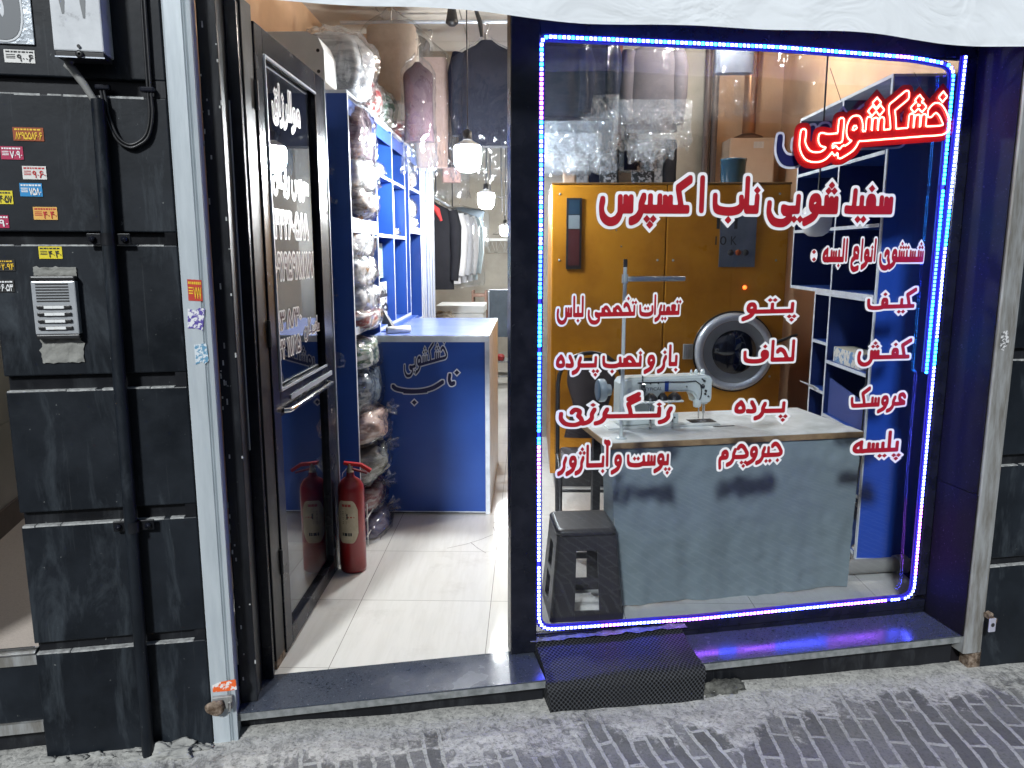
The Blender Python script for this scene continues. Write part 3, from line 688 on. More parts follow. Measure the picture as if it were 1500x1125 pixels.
# rusty hasp on left rail, plate hasp on right rail
t = thing("hasp", "rusty padlock hasp with a mud coated lug at the foot of the left shutter rail", "hasp", F(-.09, -.03, .03))
MB().bevbox(-.125, -.058, -.036, -.0225, .038, .086, F, .003).build("plate", M_rail2, t)
mb = MB()
bm = bmesh.new(); bmesh.ops.create_icosphere(bm, subdivisions=3, radius=1)
for v in bm.verts: v.co *= 1 + .35 * mnoise.noise(v.co * 1.6)
mb.add([F(-.112 + v.co.x * .034, -.042 + v.co.y * .016, .052 + v.co.z * .026) for v in bm.verts], [[v.index for v in f.verts] for f in bm.faces], True); bm.free()
mb.build("mud_lump", M_rust, t)
MB().tube([F(-.07, -.04, .034), F(-.066, -.048, .05), F(-.066, -.048, .07)], .005).build("pin", M_chrome, t)
t = thing("hasp", "bent pale steel hasp plate with a round hole on the right shutter rail", "hasp", F(2.93, -.06, .0))
mb = MB(); mb.bevbox(2.928, 2.96, -.085, -.078, .05, .11, F, .003); mb.build("plate", pm("zinc plate", (.6, .6, .7), .35, .5, bscale=30), t)
mb = MB(); mb.lathe([(.0, .0), (.009, .0)], F(2.944, -.0856, .082), -FN, 14); mb.build("hole", M_ink, t)
mb = MB(); mb.bevbox(2.955, 2.963, -.085, -.0205, .088, .108, F, .002); mb.tube([F(2.975, -.02, .10), F(2.975, -.04, .10)], .012); mb.build("arm", M_rust, t)

# ---------------------------------------------------------------- entrance: reveal, post, sills
def bar(name, u0, u1, n0, n1, z0, z1, mat, label, cat):
    return MB().bevbox(u0, u1, n0, n1, z0, z1, F, .003).build(name, mat, None, label, cat)
t = thing("door_jamb", "chipped black painted jamb between the left shutter rail and the glass door", "jamb", F(0, .1, 0))
MB().bevbox(-.048, .012, .055, .235, .0005, 2.75, F, .004).build("reveal", M_black2, t)
mb = MB(); mb.bevbox(.0125, .052, .20, .245, .001, 2.42, F, .003); mb.build("frame_post", M_frame, t)
ch = MB()
for k in range(46):
    z = random.uniform(.05, 2.3); u = random.choice([-.045, -.03, .008]) + random.uniform(-.004, .004); h = random.uniform(.004, .02)
    ch.fbox(u - .0025, u + .002, .0535, .056, z, z + h)
ch.build("paint_chip", M_chip, t, kind='stuff')
MB().fbox(.0125, .0165, .195, .1995, .9, 2.1).build("rubber_seal", pm("pale seal", (.5, .5, .48), .5), t)

def sill(u0, u1, label):
    t = thing("granite_sill", label, "sill", F((u0 + u1) / 2, .1, -.1), "granite sills of the shop front")
    MB().bevbox(u0, u1, -.004, .33, -.006, 0, F, .002).build("slab", M_granite, t)
    MB().fbox(u0, u1, -.001, .32, -.034, -.0062).build("slab_edge", M_gedge, t)
    MB().fbox(u0, u1, .045, .30, -.26, -.0342).build("riser", M_black2, t)
    return t
sill(-.049, 1.067, "grey granite doorstep across the open entrance on a black riser")
sill(1.700, 2.876, "grey granite window sill right of the perforated metal cover, lit blue")
# perforated cover over the drain between the sills
def perf_mat():
    m, t, b = nt("perforated black metal")
    v = coords(t, (1, 1, 1), (0, 0, R(45)), 'UV')
    vo = t.nodes.new("ShaderNodeTexVoronoi"); vo.voronoi_dimensions = '2D'; vo.inputs['Scale'].default_value = 80; vo.inputs['Randomness'].default_value = 0
    t.links.new(v, vo.inputs['Vector'])
    c = ramp(t, vo.outputs['Distance'], [(.38, (.001, .001, .0015)), (.46, (.048, .051, .056))])
    n = noise_n(t, v, 4, 5); c = mixc(t, ramp(t, n, [(.45, (0, 0, 0)), (.7, (.5, .5, .5))]), c, (.02, .02, .022))
    t.links.new(c, b.inputs['Base Color']); b.inputs['Roughness'].default_value = .6; b.inputs['Specular IOR Level'].default_value = .2
    bump(t, b, vo.outputs['Distance'], .6, .004); return m
M_perf = perf_mat()
t = thing("vent_cover", "perforated black metal cover bulging over the gap between the two granite sills", "vent cover", F(1.38, 0, -.13))
def vc(i, j):
    u = 1.070 + .632 * i
    prof = [(.215, .044), (.13, .026), (.05, .014), (.005, .002), (-.018, -.012), (-.031, -.034), (-.036, -.065), (-.040, -.11), (-.046, -.165)]
    k = j * (len(prof) - 1); a = min(int(k), len(prof) - 2); f = k - a
    n = prof[a][0] * (1 - f) + prof[a + 1][0] * f; z = prof[a][1] * (1 - f) + prof[a + 1][1] * f
    return F(u + .006 * math.sin(j * 9 + i * 3), n + .006 * mnoise.noise(Vector((u * 5, j * 4, 0))), z + .008 * mnoise.noise(Vector((u * 4, j * 3, 5))) - .012 * math.sin(min(1, j * 2.2) * math.pi) * (.6 + .4 * math.sin(u * 7)))
mb = MB().grid(vc, 26, 30)
for e in (0, 1):
    mb.add([vc(e, j / 12) for j in range(13)] + [F(1.070 + .632 * e, .215, -.16)], [(k, k + 1, 13) for k in range(12)])
o = mb.build("perforated_sheet", M_perf, t)
uvl = o.data.uv_layers.new(name="UVMap"); al = [0]
for k in range(30): al.append(al[-1] + (vc(.5, (k + 1) / 30) - vc(.5, k / 30)).length)
for li, lp in enumerate(o.data.loops):
    k = lp.vertex_index
    uvl.data[li].uv = (.645 * (k // 31) / 26, al[k % 31]) if k < 27 * 31 else ((lambda c: (c.y, c.z))(o.data.vertices[k].co))
mb = MB(); mb.grid(lambda i, j: F(1.05 + .67 * i, .185 + .05 * j, .052 + .012 * mnoise.noise(Vector((i * 14, j * 3, 2))) + .004), 30, 4); mb.build("mortar_joint", pm("dirty mortar", (.07, .07, .065), .95, c2=(.14, .14, .13), nscale=30, bscale=60, bstr=.6), t)
mb = MB(); MBb = bmesh.new(); bmesh.ops.create_icosphere(MBb, subdivisions=4, radius=1)
for v in MBb.verts: v.co *= 1 + .35 * mnoise.noise(v.co * 1.8) + .30 * mnoise.noise(v.co * 5) + .2 * mnoise.noise(v.co * 12)
mb.add([F(1.80 + v.co.x * .12, .02 + v.co.y * .06, -.158 + v.co.z * .06) for v in MBb.verts], [[v.index for v in f.verts] for f in MBb.faces], True); MBb.free()
mb.build("rubble_lump", pm("dark rubble", (.04, .04, .036), .95, c2=(.14, .14, .125), nscale=30, bscale=50, bstr=.8), None, "lump of dark broken mortar under the sill beside the perforated cover", "rubble")

# right jamb, right pillar
t = thing("stone_jamb", "dark polished stone jamb at the right side of the shop window", "jamb", F(2.9, .1, 0))
MB().bevbox(2.878, 2.985, .052, .28, -.17, 3.1, F, .003).build("jamb_slab", M_jamb, t)
mb = MB()
for z0, z1 in ((-.02, .62), (.622, 2.6)): mb.fbox(2.8705, 2.8765, -.014 if z0 < 0 else -.012, .21, z0 + (.022 if z0 < 0 else .001), z1)
mb.build("veneer", M_jamb, t)
clad_pillar(2.9635, 4.6, -.21, 3.3, [(.296, .334), (.735, .781), (1.174, 1.222), (1.622, 1.662), (2.060, 2.110)],
            "black clad pillar with horizontal grooves on the right edge of the shop front", .0)

# ---------------------------------------------------------------- banner above
M_banner, tB, bB = nt("white banner sheet")
bB.inputs['Base Color'].default_value = (.74, .77, .79, 1); bB.inputs['Roughness'].default_value = .24
bB.inputs['Emission Color'].default_value = (.86, .93, 1, 1); bB.inputs['Emission Strength'].default_value = .03  # faint emission put in to lift the sheet's brightness
_v = coords(tB, (1, 1, 1.6)); bump(tB, bB, noise_n(tB, _v, 3.5, 3, .5, 1.5), .5, .03)
t = thing("banner_sign", "glossy white banner sheet with a wavy lower edge hanging over the shop front", "banner", F(1.4, -.1, 2.32))
def ban(i, j):
    u = -.02 + 5.2 * i; zb = 2.331 + .007 * math.sin(u * 4.1) + .005 * math.sin(u * 9 + 1)
    z = zb + (2.72 - zb) * j
    return F(u, -.10 + .010 * (1 - j) * math.sin(u * 5.2 + .6) + .004 * mnoise.noise(Vector((u * 7, z * 5, 0))), z)
MB().grid(ban, 130, 8).build("sheet", M_banner, t)
MB().tube([F(-.02, -.085, 2.70), F(5.18, -.085, 2.70)], .012).build("top_rod", M_rail2, t)
mb = MB()
for u in (0.0, 1.3, 2.6, 3.9): mb.fbox(u, u + .03, -.085, .2, 2.69, 2.715)
mb.build_each("bracket", M_black2, t)
MB().bevbox(-.05, 4.6, .20, .26, 2.56, 3.5, F, .004).build("lintel_wall", M_black, None, "black wall band above the door and shop window behind the white banner", "wall")

# ---------------------------------------------------------------- shop window
WN = .215                                      # outer face of the glazing frame
t = thing("shop_window", "large fixed shop window in a black frame with red and white lettering on its glass", "shop window", F(1.93, WN, .05))
mb = MB()
mb.bevbox(.970, 1.076, WN - .015, WN + .055, .001, 2.559, F, .004)
mb.bevbox(1.0765, 2.874, WN + .002, WN + .05, .022, .060, F, .004)
mb.bevbox(1.0765, 2.874, WN, WN + .05, 2.362, 2.559, F, .004)
mb.bevbox(2.826, 2.8738, WN, WN + .05, .0825, 2.3615, F, .004)
mb.fbox(1.0765, 2.874, WN + .004, WN + .048, .0008, .0215)
mb.build("frame", M_frame, t)
MB().fbox(1.070, 2.835, WN + .022, WN + .028, .052, 2.37).build("pane", M_glass, t)
mb = MB(); mb.tube([F(1.079, WN + .018, .063), F(1.079, WN + .018, 2.358), F(2.822, WN + .018, 2.358), F(2.822, WN + .018, .063), F(1.079, WN + .018, .063)], .003, 6); mb.build("gasket", M_dark, t)
GN = WN + .0215
def TG(a, z, d): return F(a, GN - d, z)
def glass_text(text, pxr, pxl, pyr, pyl, hpx, mats=(M_vred, M_vwhite), dn=0, **k):
    ur, zr = at_n(pxr, pyr, GN); ul, zl = at_n(pxl, pyl, GN)
    _, zt = at_n((pxr + pxl) / 2, (pyr + pyl) / 2 - hpx, GN); _, zm = at_n((pxr + pxl) / 2, (pyr + pyl) / 2, GN)
    return lettering(text, TG, ur, ul, zt - zm, zr, mats, t, base_l=zl, **k)
glass_text("سفید شو یی ناب ا کسپرس", 1307, 877, 308, 306, 43, pen=(.095, .15, .14), out=.10)
glass_text("شستشوی انواع البسه :".replace(':', '').strip(), 1352, 1204, 380, 380, 27, pen=(.085, .15, .12), out=.10)
mbx = MB()
for zy in (369, 380):
    u, z = at_n(1192, zy, GN); s = .0095
    mbx.add([TG(u - s, z, .0024), TG(u, z - s, .0024), TG(u + s, z, .0024), TG(u, z + s, .0024)], [(0, 1, 2, 3)])
mbx.build("colon_mark", M_vred, t)
mbx = MB(); u, z = at_n(1192, 374.5, GN)
mbx.add([TG(u + .016 * math.cos(q) * (1.0), z + .026 * math.sin(q), .0012) for q in [k * math.pi / 9 for k in range(18)]], [tuple(range(18))]); mbx.build("colon_outline", M_vwhite, t)
for tx, xr, xl, yr, yl, h in (
    ("کیــف", 1341, 1269, 448, 450, 24), ("کفــش", 1334, 1255, 522, 524, 24), ("عروسک", 1326, 1245, 591, 594, 24), ("پلیسه", 1319, 1248, 658, 661, 25),
    ("پــتــو", 1166, 1086, 455, 457, 25), ("لحاف", 1163, 1088, 526, 528, 26), ("پــرده", 1153, 1075, 601, 603, 26), ("جیروچرم", 1146, 1052, 665, 671, 26),
    ("تعمیرات تخصصی لباس", 997, 815, 458, 462, 25), ("باز و نصب پــرده", 992, 814, 533, 536, 26), ("رنــگــرزی", 985, 818, 608, 611, 25), ("پوست و آبــاژور", 982, 816, 678, 683, 27)):
    glass_text(tx, xr, xl, yr, yl, h)
glass_text("خشکشویی", 1326, 1137, 206, 214, 50, (M_vnavy, M_silver), pen=(.10, .16, .14), out=.07)

# ---------------------------------------------------------------- LED rope round the window
def led_mat():
    m, t, b = nt("coloured diodes"); t.nodes.remove(b)
    at = t.nodes.new("ShaderNodeVertexColor"); at.layer_name = "Col"
    e = t.nodes.new("ShaderNodeEmission"); e.inputs[1].default_value = 62.0
    t.links.new(at.outputs[0], e.inputs[0]); t.links.new(e.outputs[0], t.nodes["Material Output"].inputs[0]); return m
M_led = led_mat()
def polyline_fillet(p, r=.05, n=6):
    out = [p[0]]
    for a, b, c in zip(p, p[1:], p[2:]):
        d0 = (a - b).normalized(); d1 = (c - b).normalized(); k = min(r, (a - b).length * .45, (c - b).length * .45)
        for i in range(n + 1):
            s = i / n; q0 = b + d0 * k * (1 - s); q1 = b + d1 * k * s; out.append(q0.lerp(q1, s))
    out.append(p[-1]); return out
def resample(p, step):
    out = [p[0]]; acc = 0
    for a, b in zip(p, p[1:]):
        L = (b - a).length; d = step - acc
        while d <= L: out.append(a.lerp(b, d / L)); d += step
        acc = L - (d - step)
    return out
LN = WN - .010
px_path = [(1356, 545), (1393, 140), (1397, 96), (1340, 85), (1140, 69.5), (800, 54), (793, 60), (792, 300), (789, 600), (789, 922), (1020, 906), (1200, 888), (1337, 875), (1350, 700), (1378, 390), (1411, 82)]
pts = [F(u, LN - (.010 if i > 12 else 0), z) for i, (u, z) in enumerate(at_n(x, y, LN) for x, y in px_path)]
path = polyline_fillet(pts, .06)
t = thing("led_rope", "rope of blue, white and pink diodes running round the shop window frame", "led strip", F(1.93, LN, .09))
mb = MB().tube([p + FN * .002 for p in path], .0060, 8); mb.build("halo_sleeve", emis("blue halo sleeve", (.03, .03, 1.0), 1.5), t)  # sleeve emits blue itself, in place of the diodes' halo
mb = MB(); pb = [p + FN * .0085 for p in path]; hwid = .015  # flat emissive band, stands in for the blue halo round the diodes
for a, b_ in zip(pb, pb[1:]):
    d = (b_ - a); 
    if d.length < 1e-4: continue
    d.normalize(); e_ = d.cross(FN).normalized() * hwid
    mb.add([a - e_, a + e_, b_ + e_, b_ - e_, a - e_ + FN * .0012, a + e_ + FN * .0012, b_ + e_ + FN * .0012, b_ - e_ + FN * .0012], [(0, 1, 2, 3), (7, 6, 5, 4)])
mt_ = emis("blue halo band", (.06, .02, 1.0), .13); mt_.node_tree.nodes["Principled BSDF"].inputs["Base Color"].default_value = (.012, .008, .04, 1)
mb.build("halo_band", mt_, t, fix=False)
vsl, fsl, cols = [], [], []
PAL = {'b': (.01, .05, 1.0), 'c': (.008, .20, 1.0), 'w': (.06, .08, 1.0), 'p': (.20, .055, .60)}
dots = resample(path, .0165)
for i, p in enumerate(dots):
    q = i / len(dots); s = .0078
    r0 = mnoise.noise(Vector((q * 34, 0, 0)))
    if q < .13: c = 'c' if r0 > -.2 else 'b'
    elif q < .40: c = 'p' if r0 > .22 else ('c' if i % 3 == 0 else 'w')
    elif q < .48: c = 'c' if r0 > 0 else 'b'
    elif q < .62: c = 'p' if r0 > .1 else 'w'
    elif q < .82: c = 'p' if r0 > -.05 else 'w'
    else: c = 'c' if r0 > .25 else 'w'
    if random.random() < .012: continue
    o = len(vsl); p = p - FN * .0052
    vsl += [p + FU * (a * s) + Vector((0, 0, b * s)) + FN * (c_ * .004) for a, b, c_ in ((-.7, -.7, 0), (.7, -.7, 0), (.7, .7, 0), (-.7, .7, 0), (0, 0, -1), (0, 0, 2.4))]
    fsl += [(o, o + 1, o + 4), (o + 1, o + 2, o + 4), (o + 2, o + 3, o + 4), (o + 3, o, o + 4), (o + 1, o, o + 5), (o + 2, o + 1, o + 5), (o + 3, o + 2, o + 5), (o, o + 3, o + 5)]; cols += [PAL[c]] * 8
me = bpy.data.meshes.new("diodes"); og = F(1.93, LN, .09); me.from_pydata([v - og for v in vsl], [], fsl)
ca = me.color_attributes.new("Col", 'FLOAT_COLOR', 'CORNER')
for i, f in enumerate(me.polygons):
    for li in f.loop_indices: ca.data[li].color = (*cols[i], 1)
me.materials.append(M_led); place("diodes", me, og, t, kind='stuff')

# ---------------------------------------------------------------- red LED sign
t = thing("led_sign", "glowing red script sign of small lights in the window's upper right corner", "led sign", F(2.35, WN + .01, 1.95))
NN = WN - .012
tx = "خشکشویی"; pen = (.085, .13, .14)
st, dts, u0, u1 = text_fit(tx, False, pen)
ur, zr = at_n(1389, 190, NN); ul, zl = at_n(1170, 207, NN); _, zt = at_n(1280, 198 - 55, NN); hh = zt - (zr + zl) / 2
def mp_sign(x, y, d):
    f = (x - u0) / (u1 - u0); return F(ur + (ul - ur) * f, NN - d, zr + (zl - zr) * f + y * hh)
vs, fs = fill_field(*field(st, dts, *pen, .17, .03))
mb = MB(); nb = len(vs); mb.add([mp_sign(x, y, .0) for x, y in vs], fs)
mb.build("acrylic_plate", pm("red acrylic", (.30, .006, .008), .25, c2=(.24, .004, .006), nscale=8), t, fix=False)
M_neon = emis("red diodes", (1.0, .26, .19), 11.0)
mb = MB()
for lp in loops_of(*field(st, dts, *pen, .0, .03)):
    P3 = [mp_sign(x, y, .006) for x, y in lp]; P3.append(P3[0])
    for p in resample(P3, .0078):
        s = .0042
        mb.add([p + FU * (a * s) + Vector((0, 0, b * s)) + FN * (c_ * s) for a, b, c_ in ((1, 0, 0), (0, 1, 0), (-1, 0, 0), (0, -1, 0), (0, 0, 1), (0, 0, -1))],
               [(0, 1, 5), (1, 2, 5), (2, 3, 5), (3, 0, 5), (1, 0, 4), (2, 1, 4), (3, 2, 4), (0, 3, 4)])
mb.build("red_diodes", M_neon, t, kind='stuff')
mb = MB()
for fx in (.18, .74):
    p = mp_sign(u0 + (u1 - u0) * fx, 1.0, -.002); mb.tube([p, Vector((p.x - .05, p.y - .0, 2.30))], .0012, 5)
mb.build_each("hanging_wire", M_dark, t)

# ---------------------------------------------------------------- glass door, open into the shop
DX = -.968
t = thing("glass_door", "open glass door in a black frame with white outlined lettering on its upper pane", "door", W(DX, 2.74, .01))
def dbox(mb, y0, y1, z0, z1, x0=-.046, x1=0): mb.bevbox(DX + x0, DX + x1, y0, y1, z0, z1, W, .003)
mb = MB()
dbox(mb, 2.842, 2.925, .012, 2.40); dbox(mb, 3.612, 3.775, .012, 2.40)
dbox(mb, 2.9255, 3.6115, 2.31, 2.3995); dbox(mb, 2.9255, 3.6115, .965, 1.065); dbox(mb, 2.9255, 3.6115, .0125, .085)
mb.build("door_frame", M_frame, t)
MB().box(DX - .026, DX - .020, 2.915, 3.622, 1.055, 2.32).build("upper_pane", M_doorglass, t)
MB().box(DX - .026, DX - .020, 2.915, 3.622, .075, .975).build("lower_pane", M_doorglass, t)
mb = MB()
for z in (2.306, 1.069):
    mb.box(DX - .003, DX + .006, 2.928, 3.608, z - .004, z + .004)
mb.box(DX - .003, DX + .006, 2.926, 2.934, 1.074, 2.301); mb.box(DX - .003, DX + .004, 3.769, 3.777, .02, 2.39)
mb.build("glazing_bead", M_steel, t)
mb = MB(); mb.tube([W(DX + .002, 2.95, .985), W(DX + .022, 2.96, .985), W(DX + .026, 2.99, .985), W(DX + .026, 3.60, .985), W(DX + .002, 3.62, .985)], .010, 10); mb.build("push_bar", M_chrome, t)
MB().box(DX + .0005, DX + .004, 3.05, 3.70, 1.01, 1.03).build("metal_strip", M_steel, t)
hp = thing("hinge_post", "black hinge post with a rusty foot between the chipped jamb and the glass door", "post", W(DX - .03, 2.79, .001))
MB().bevbox(DX - .05, DX - .006, 2.735, 2.838, .0012, 2.45, W, .003).build("post", M_black2, hp)
MB().bevbox(DX - .052, DX - .004, 2.733, 2.836, .0011, .035, W, .002).build("rusty_foot", M_rust, hp)
mb = MB()
for z in (.35, 1.25, 2.1): mb.tube([W(DX - .002, 2.838, z), W(DX - .002, 2.838, z + .10)], .008, 10)
mb.build_each("hinge", M_dark, hp)
M_maroon = pm('faded maroon vinyl', (.055, .012, .018), .4, c2=(.04, .01, .014), nscale=12)
def TD(a, z, d): return W(DX - .0198 + d, a, z)
for tx, yr, yl, z, h, dg in (("هوالرزاق", 3.42, 3.06, 2.14, .10, 0), ("سرویس رایگان", 3.50, 3.02, 1.86, .085, 0), ("۴۴۲۶۰۵۸۸", 3.47, 3.01, 1.665, .10, 1), ("۰۹۱۹۵۹۸۷۸۷۷", 3.53, 3.00, 1.50, .10, 1),
                             ("۱۳ ۸/۳۰"[::1], 3.30, 2.985, 1.30, .07, 1), ("۲۲ ۱۷/۱۵", 3.28, 2.99, 1.185, .07, 1), ("ساعت کاری", 3.59, 3.34, 1.245, .06, 0)):
    lettering(tx, TD, yr, yl, h, z, (M_maroon, M_vwhite), t, out=.09, digits=bool(dg), pen=(.045, .062, .08))

# ---------------------------------------------------------------- fittings on the left pillar
PN = -.0205
t = thing("drainpipe", "black drainpipe with bolted clamps running down the left pillar", "pipe", F(-.33, -.06, -.1))
mb = MB().tube([F(-.318, -.052, 2.045), F(-.322, -.052, 1.7), F(-.326, -.052, 1.2), F(-.330, -.052, .66), F(-.338, -.054, -.13)], .0195, 18); mb.build("pipe", M_black, t)
for z in (1.64, .725):
    mb = MB(); u = -.324; mb.lathe([(.0215, -.018), (.0215, .018)], F(u, -.052, z), (0, 0, 1), 18); mb.bevbox(u - .062, u - .0185, -.045, -.038, z - .017, z + .017, F, .002); mb.bevbox(u + .0185, u + .062, -.045, -.038, z - .017, z + .017, F, .002)
    c = mb.build("clamp", M_black2, t)
    mb = MB()
    for du in (-.045, .045): mb.lathe([(0, .0), (.010, .0), (.010, .008), (0, .012)], F(u + du, -.0455, z), -FN, 6)
    mb.build_each("bolt", M_frame, c)
t = thing("meter_box", "scuffed pale grey metal meter box with drips of paint high on the left pillar", "meter box", F(-.335, -.07, 2.15))
def paintbox():
    m, tt, b = nt("scuffed grey paint"); v = coords(tt)
    n = noise_n(tt, v, 14, 7, .7); c = ramp(tt, n, [(.32, (.30, .31, .32)), (.42, (.52, .54, .56)), (.7, (.62, .64, .66))]); tt.links.new(c, b.inputs[0]); b.inputs['Roughness'].default_value = .5
    bump(tt, b, n, .15, .004); return m
M_pbox = paintbox()
MB().bevbox(-.404, -.272, -.115, -.021, 2.163, 2.62, F, .004).build("housing", M_pbox, t)
MB().bevbox(-.402, -.274, -.112, -.030, 2.148, 2.1625, F, .002).build("base_flange", M_dark, t)
mb = MB(); mb.fbox(-.403, -.273, -.1135, -.1122, 2.146, 2.1495); mb.build("rim", M_steel, t)
mb = MB(); mb.lathe([(.004, .006), (.010, .006), (.011, 0)], F(-.337, -.1155, 2.155), -FN, 16); mb.lathe([(0, .004), (.005, .004)], F(-.337, -.1155, 2.176), -FN, 10); mb.build("seal_ring", M_dark, t)
mb = MB()
for u, z0, w in ((-.372, 2.262, .010), (-.318, 2.252, .009)):
    mb.prism([(u - w, 2.62), (u + w, 2.62), (u + w * .9, z0 + .05), (u + w * .4, z0), (u - w * .2, z0), (u - w * .8, z0 + .04)], lambda a, b, d: F(a, -.1151 - d, b), 0, .0008)
mb.build_each("paint_drip", pm("grey drip", (.16, .17, .175), .5), t)
MB().tube([F(-.385, -.05, 2.150), F(-.390, -.055, 2.135), F(-.380, -.055, 2.128), F(-.352, -.05, 2.085), F(-.326, -.045, 2.035)], [.012, .012, .0125, .011, .010], 12).build("flexible_conduit", pm("grey conduit", (.24, .24, .23), .6), None, "thick grey conduit bending down from the meter box into the drainpipe", "conduit")
t = thing("cable_loop", "pair of black cables hanging in a loop between two clips on the left pillar", "cable", F(-.24, -.04, 1.92))
for o in (0, .009):
    pl = [(-.178 + o * .7, 2.6), (-.181 + o, 2.33), (-.183 + o, 2.09), (-.183 + o, 2.01), (-.196 + o * .6, 1.955 - o), (-.222, 1.928 - o), (-.250, 1.922 - o), (-.277 - o * .5, 1.945 - o), (-.296 - o, 2.0), (-.302 - o, 2.05), (-.306 - o, 2.085)]
    MB().tube([F(a, -.034, b) for a, b in smooth_pts(pl, 5)], .0042, 8).build("cable", M_dark, t)
for u, z in ((-.306, 2.082), (-.182, 2.080)):
    mb = MB(); mb.bevbox(u - .022, u + .020, -.044, -.021, z - .007, z + .009, F, .005); mb.build("cable_clip", M_frame, t)
t = thing("number_plate", "embossed silver house number plate with a grey Persian five at the top left", "house number", F(-.53, -.025, 2.19))
MB().bevbox(-.72, -.483, -.026, -.021, 2.195, 2.60, F, .002).build("plate", pm("silver plate", (.52, .56, .60), .3, .5, c2=(.42, .46, .5), nscale=20, bscale=40, bstr=.3), t)
def TP(a, z, d): return F(a, -.0262 - d, z)
lettering("۵", TP, -.512, -.66, .19, 2.232, (pm("grey numeral", (.14, .15, .16), .5), pm("pale rim", (.6, .62, .64), .4)), t, 'numeral', .03, True, (.10, .14, .1))
t = thing("intercom", "silver door intercom with a grille and four rows of name buttons set in mortar", "intercom", F(-.49, -.04, 1.35))
MB().bevbox(-.553, -.429, -.048, -.021, 1.352, 1.515, F, .004).build("faceplate", pm("silver plastic", (.46, .48, .50), .35, .3, c2=(.40, .42, .44), nscale=20), t)
mb = MB(); mb.bevbox(-.554, -.428, -.050, -.021, 1.5155, 1.53, F, .005); mb.bevbox(-.552, -.430, -.047, -.021, 1.338, 1.3515, F, .003); mb.build_each("end_cap", M_dark, t)
mb = MB()
for k in range(7): z = 1.505 - k * .0085; mb.fbox(-.540, -.449, -.0492, -.0482, z - .0021, z + .0021)
mb.build("speaker_grille", M_ink, t)
for k in range(4):
    z = 1.436 - k * .0212
    mb = MB(); mb.bevbox(-.541, -.446, -.0545, -.0482, z - .0052, z + .0052, F, .002); c = mb.build("call_button", M_dark, t)
    mb = MB(); mb.fbox(-.520, -.495, -.0555, -.0546, z - .0043, z + .0043); mb.fbox(-.4945, -.464, -.0555, -.0546, z - .0043, z + .0043); c2 = mb.build("name_tag", M_white, c)
mb = MB()
def mor(i, j, z0, z1, s): 
    return F(-.55 + .12 * i + s * .008 * mnoise.noise(Vector((j * 5, i * 3, s))), -.0245 - .006 * mnoise.noise(Vector((i * 5, j * 4, s))), z0 + (z1 - z0) * j + .006 * mnoise.noise(Vector((i * 9, s, 4))))
mb.grid(lambda i, j: mor(i, j, 1.528, 1.556, 1), 14, 5); mb.grid(lambda i, j: mor(i, j, 1.262, 1.342, 2), 14, 8)
mb.build_each("mortar_bed", M_mortar, t)
# stickers --------------------------------------------------------
def sticker(p0, p1, bg, ink, num, label, n=-.0215, grp="advertising stickers on the pillar", rot=0):
    (u0, z1), (u1, z0) = p0, p1; w, h = u1 - u0, z1 - z0; rk = math.tan(R(rot))
    t = thing("sticker", label, "sticker", F((u0 + u1) / 2, n, z0), grp)
    T = lambda a, z, d: F(a, n - d, z + rk * (a - u0))
    mb = MB().hexa([T(u0, z0, 0), T(u1, z0, 0), T(u1, z0, .0006), T(u0, z0, .0006), T(u0, z1, 0), T(u1, z1, 0), T(u1, z1, .0006), T(u0, z1, .0006)]); mb.build("backing", bg, t)
    lettering(num, T, u1 - w * .05, u0 + w * (.08 if len(num) > 5 else .42), h * .52, z0 + h * .14, (ink, None), t, 'digits', digits=True, pen=(.06, .09, .1), cell=.05)
    mb = MB(); x = u0 + w * .06
    while x < u1 - w * .1:
        L = random.uniform(.05, .14) * w; mb.add([T(x, z1 - h * .22, .0012), T(min(x + L, u1 - .002), z1 - h * .22, .0012), T(min(x + L, u1 - .002), z1 - h * .10, .0012), T(x, z1 - h * .10, .0012)], [(0, 1, 2, 3)]); x += L + w * .03
    if len(num) <= 5:
        for r_ in (.36, .5, .62):
            mb.add([T(u0 + w * .06, z1 - h * (r_ + .06), .0012), T(u0 + w * .36, z1 - h * (r_ + .06), .0012), T(u0 + w * .36, z1 - h * r_, .0012), T(u0 + w * .06, z1 - h * r_, .0012)], [(0, 1, 2, 3)])
    mb.build("small_print", ink, t)
def flat(n, c): return pm(n, c, .45, c2=tuple(x * .8 for x in c), nscale=25)
S_or, S_ma, S_wh, S_bl, S_ye, S_am, S_bk = flat("brown sticker", (.30, .06, .01)), flat("magenta sticker", (.42, .02, .08)), flat("white sticker", (.72, .71, .68)), flat("blue sticker", (.02, .25, .55)), flat("yellow sticker", (.75, .62, .03)), flat("amber sticker", (.75, .42, .10)), flat("black sticker", (.02, .02, .02))
I_ye, I_rd, I_wh, I_bk = flat("yellow print", (.8, .5, .03)), flat("red print", (.5, .03, .03)), M_vwhite, M_ink
A = lambda x0, y0, x1, y1: (at_n(x0, y0, -.0215), at_n(x1, y1, -.0215))
sticker(*A(5, 72, 52, 93), S_wh, I_bk, '۹۰۰۶', "cream sticker with black numbers right under the house number plate")
sticker(*A(18, 186, 65, 207), S_or, I_ye, '۸۲۹۵۵۸۶۰۶', "brown sticker with a long yellow number, uppermost of the coloured stickers")
sticker(*A(0, 214, 35, 234), S_ma, I_wh, '۷۰۹۰', "magenta sticker with white digits just above the white and red sticker")
sticker(*A(32, 243, 69, 263), S_wh, I_rd, '۹۰۶۰', "white sticker with red digits above the blue sticker")
sticker(*A(28, 268, 63, 288), S_bl, I_wh, '۷۵۸۰', "blue sticker with white digits on the left pillar")
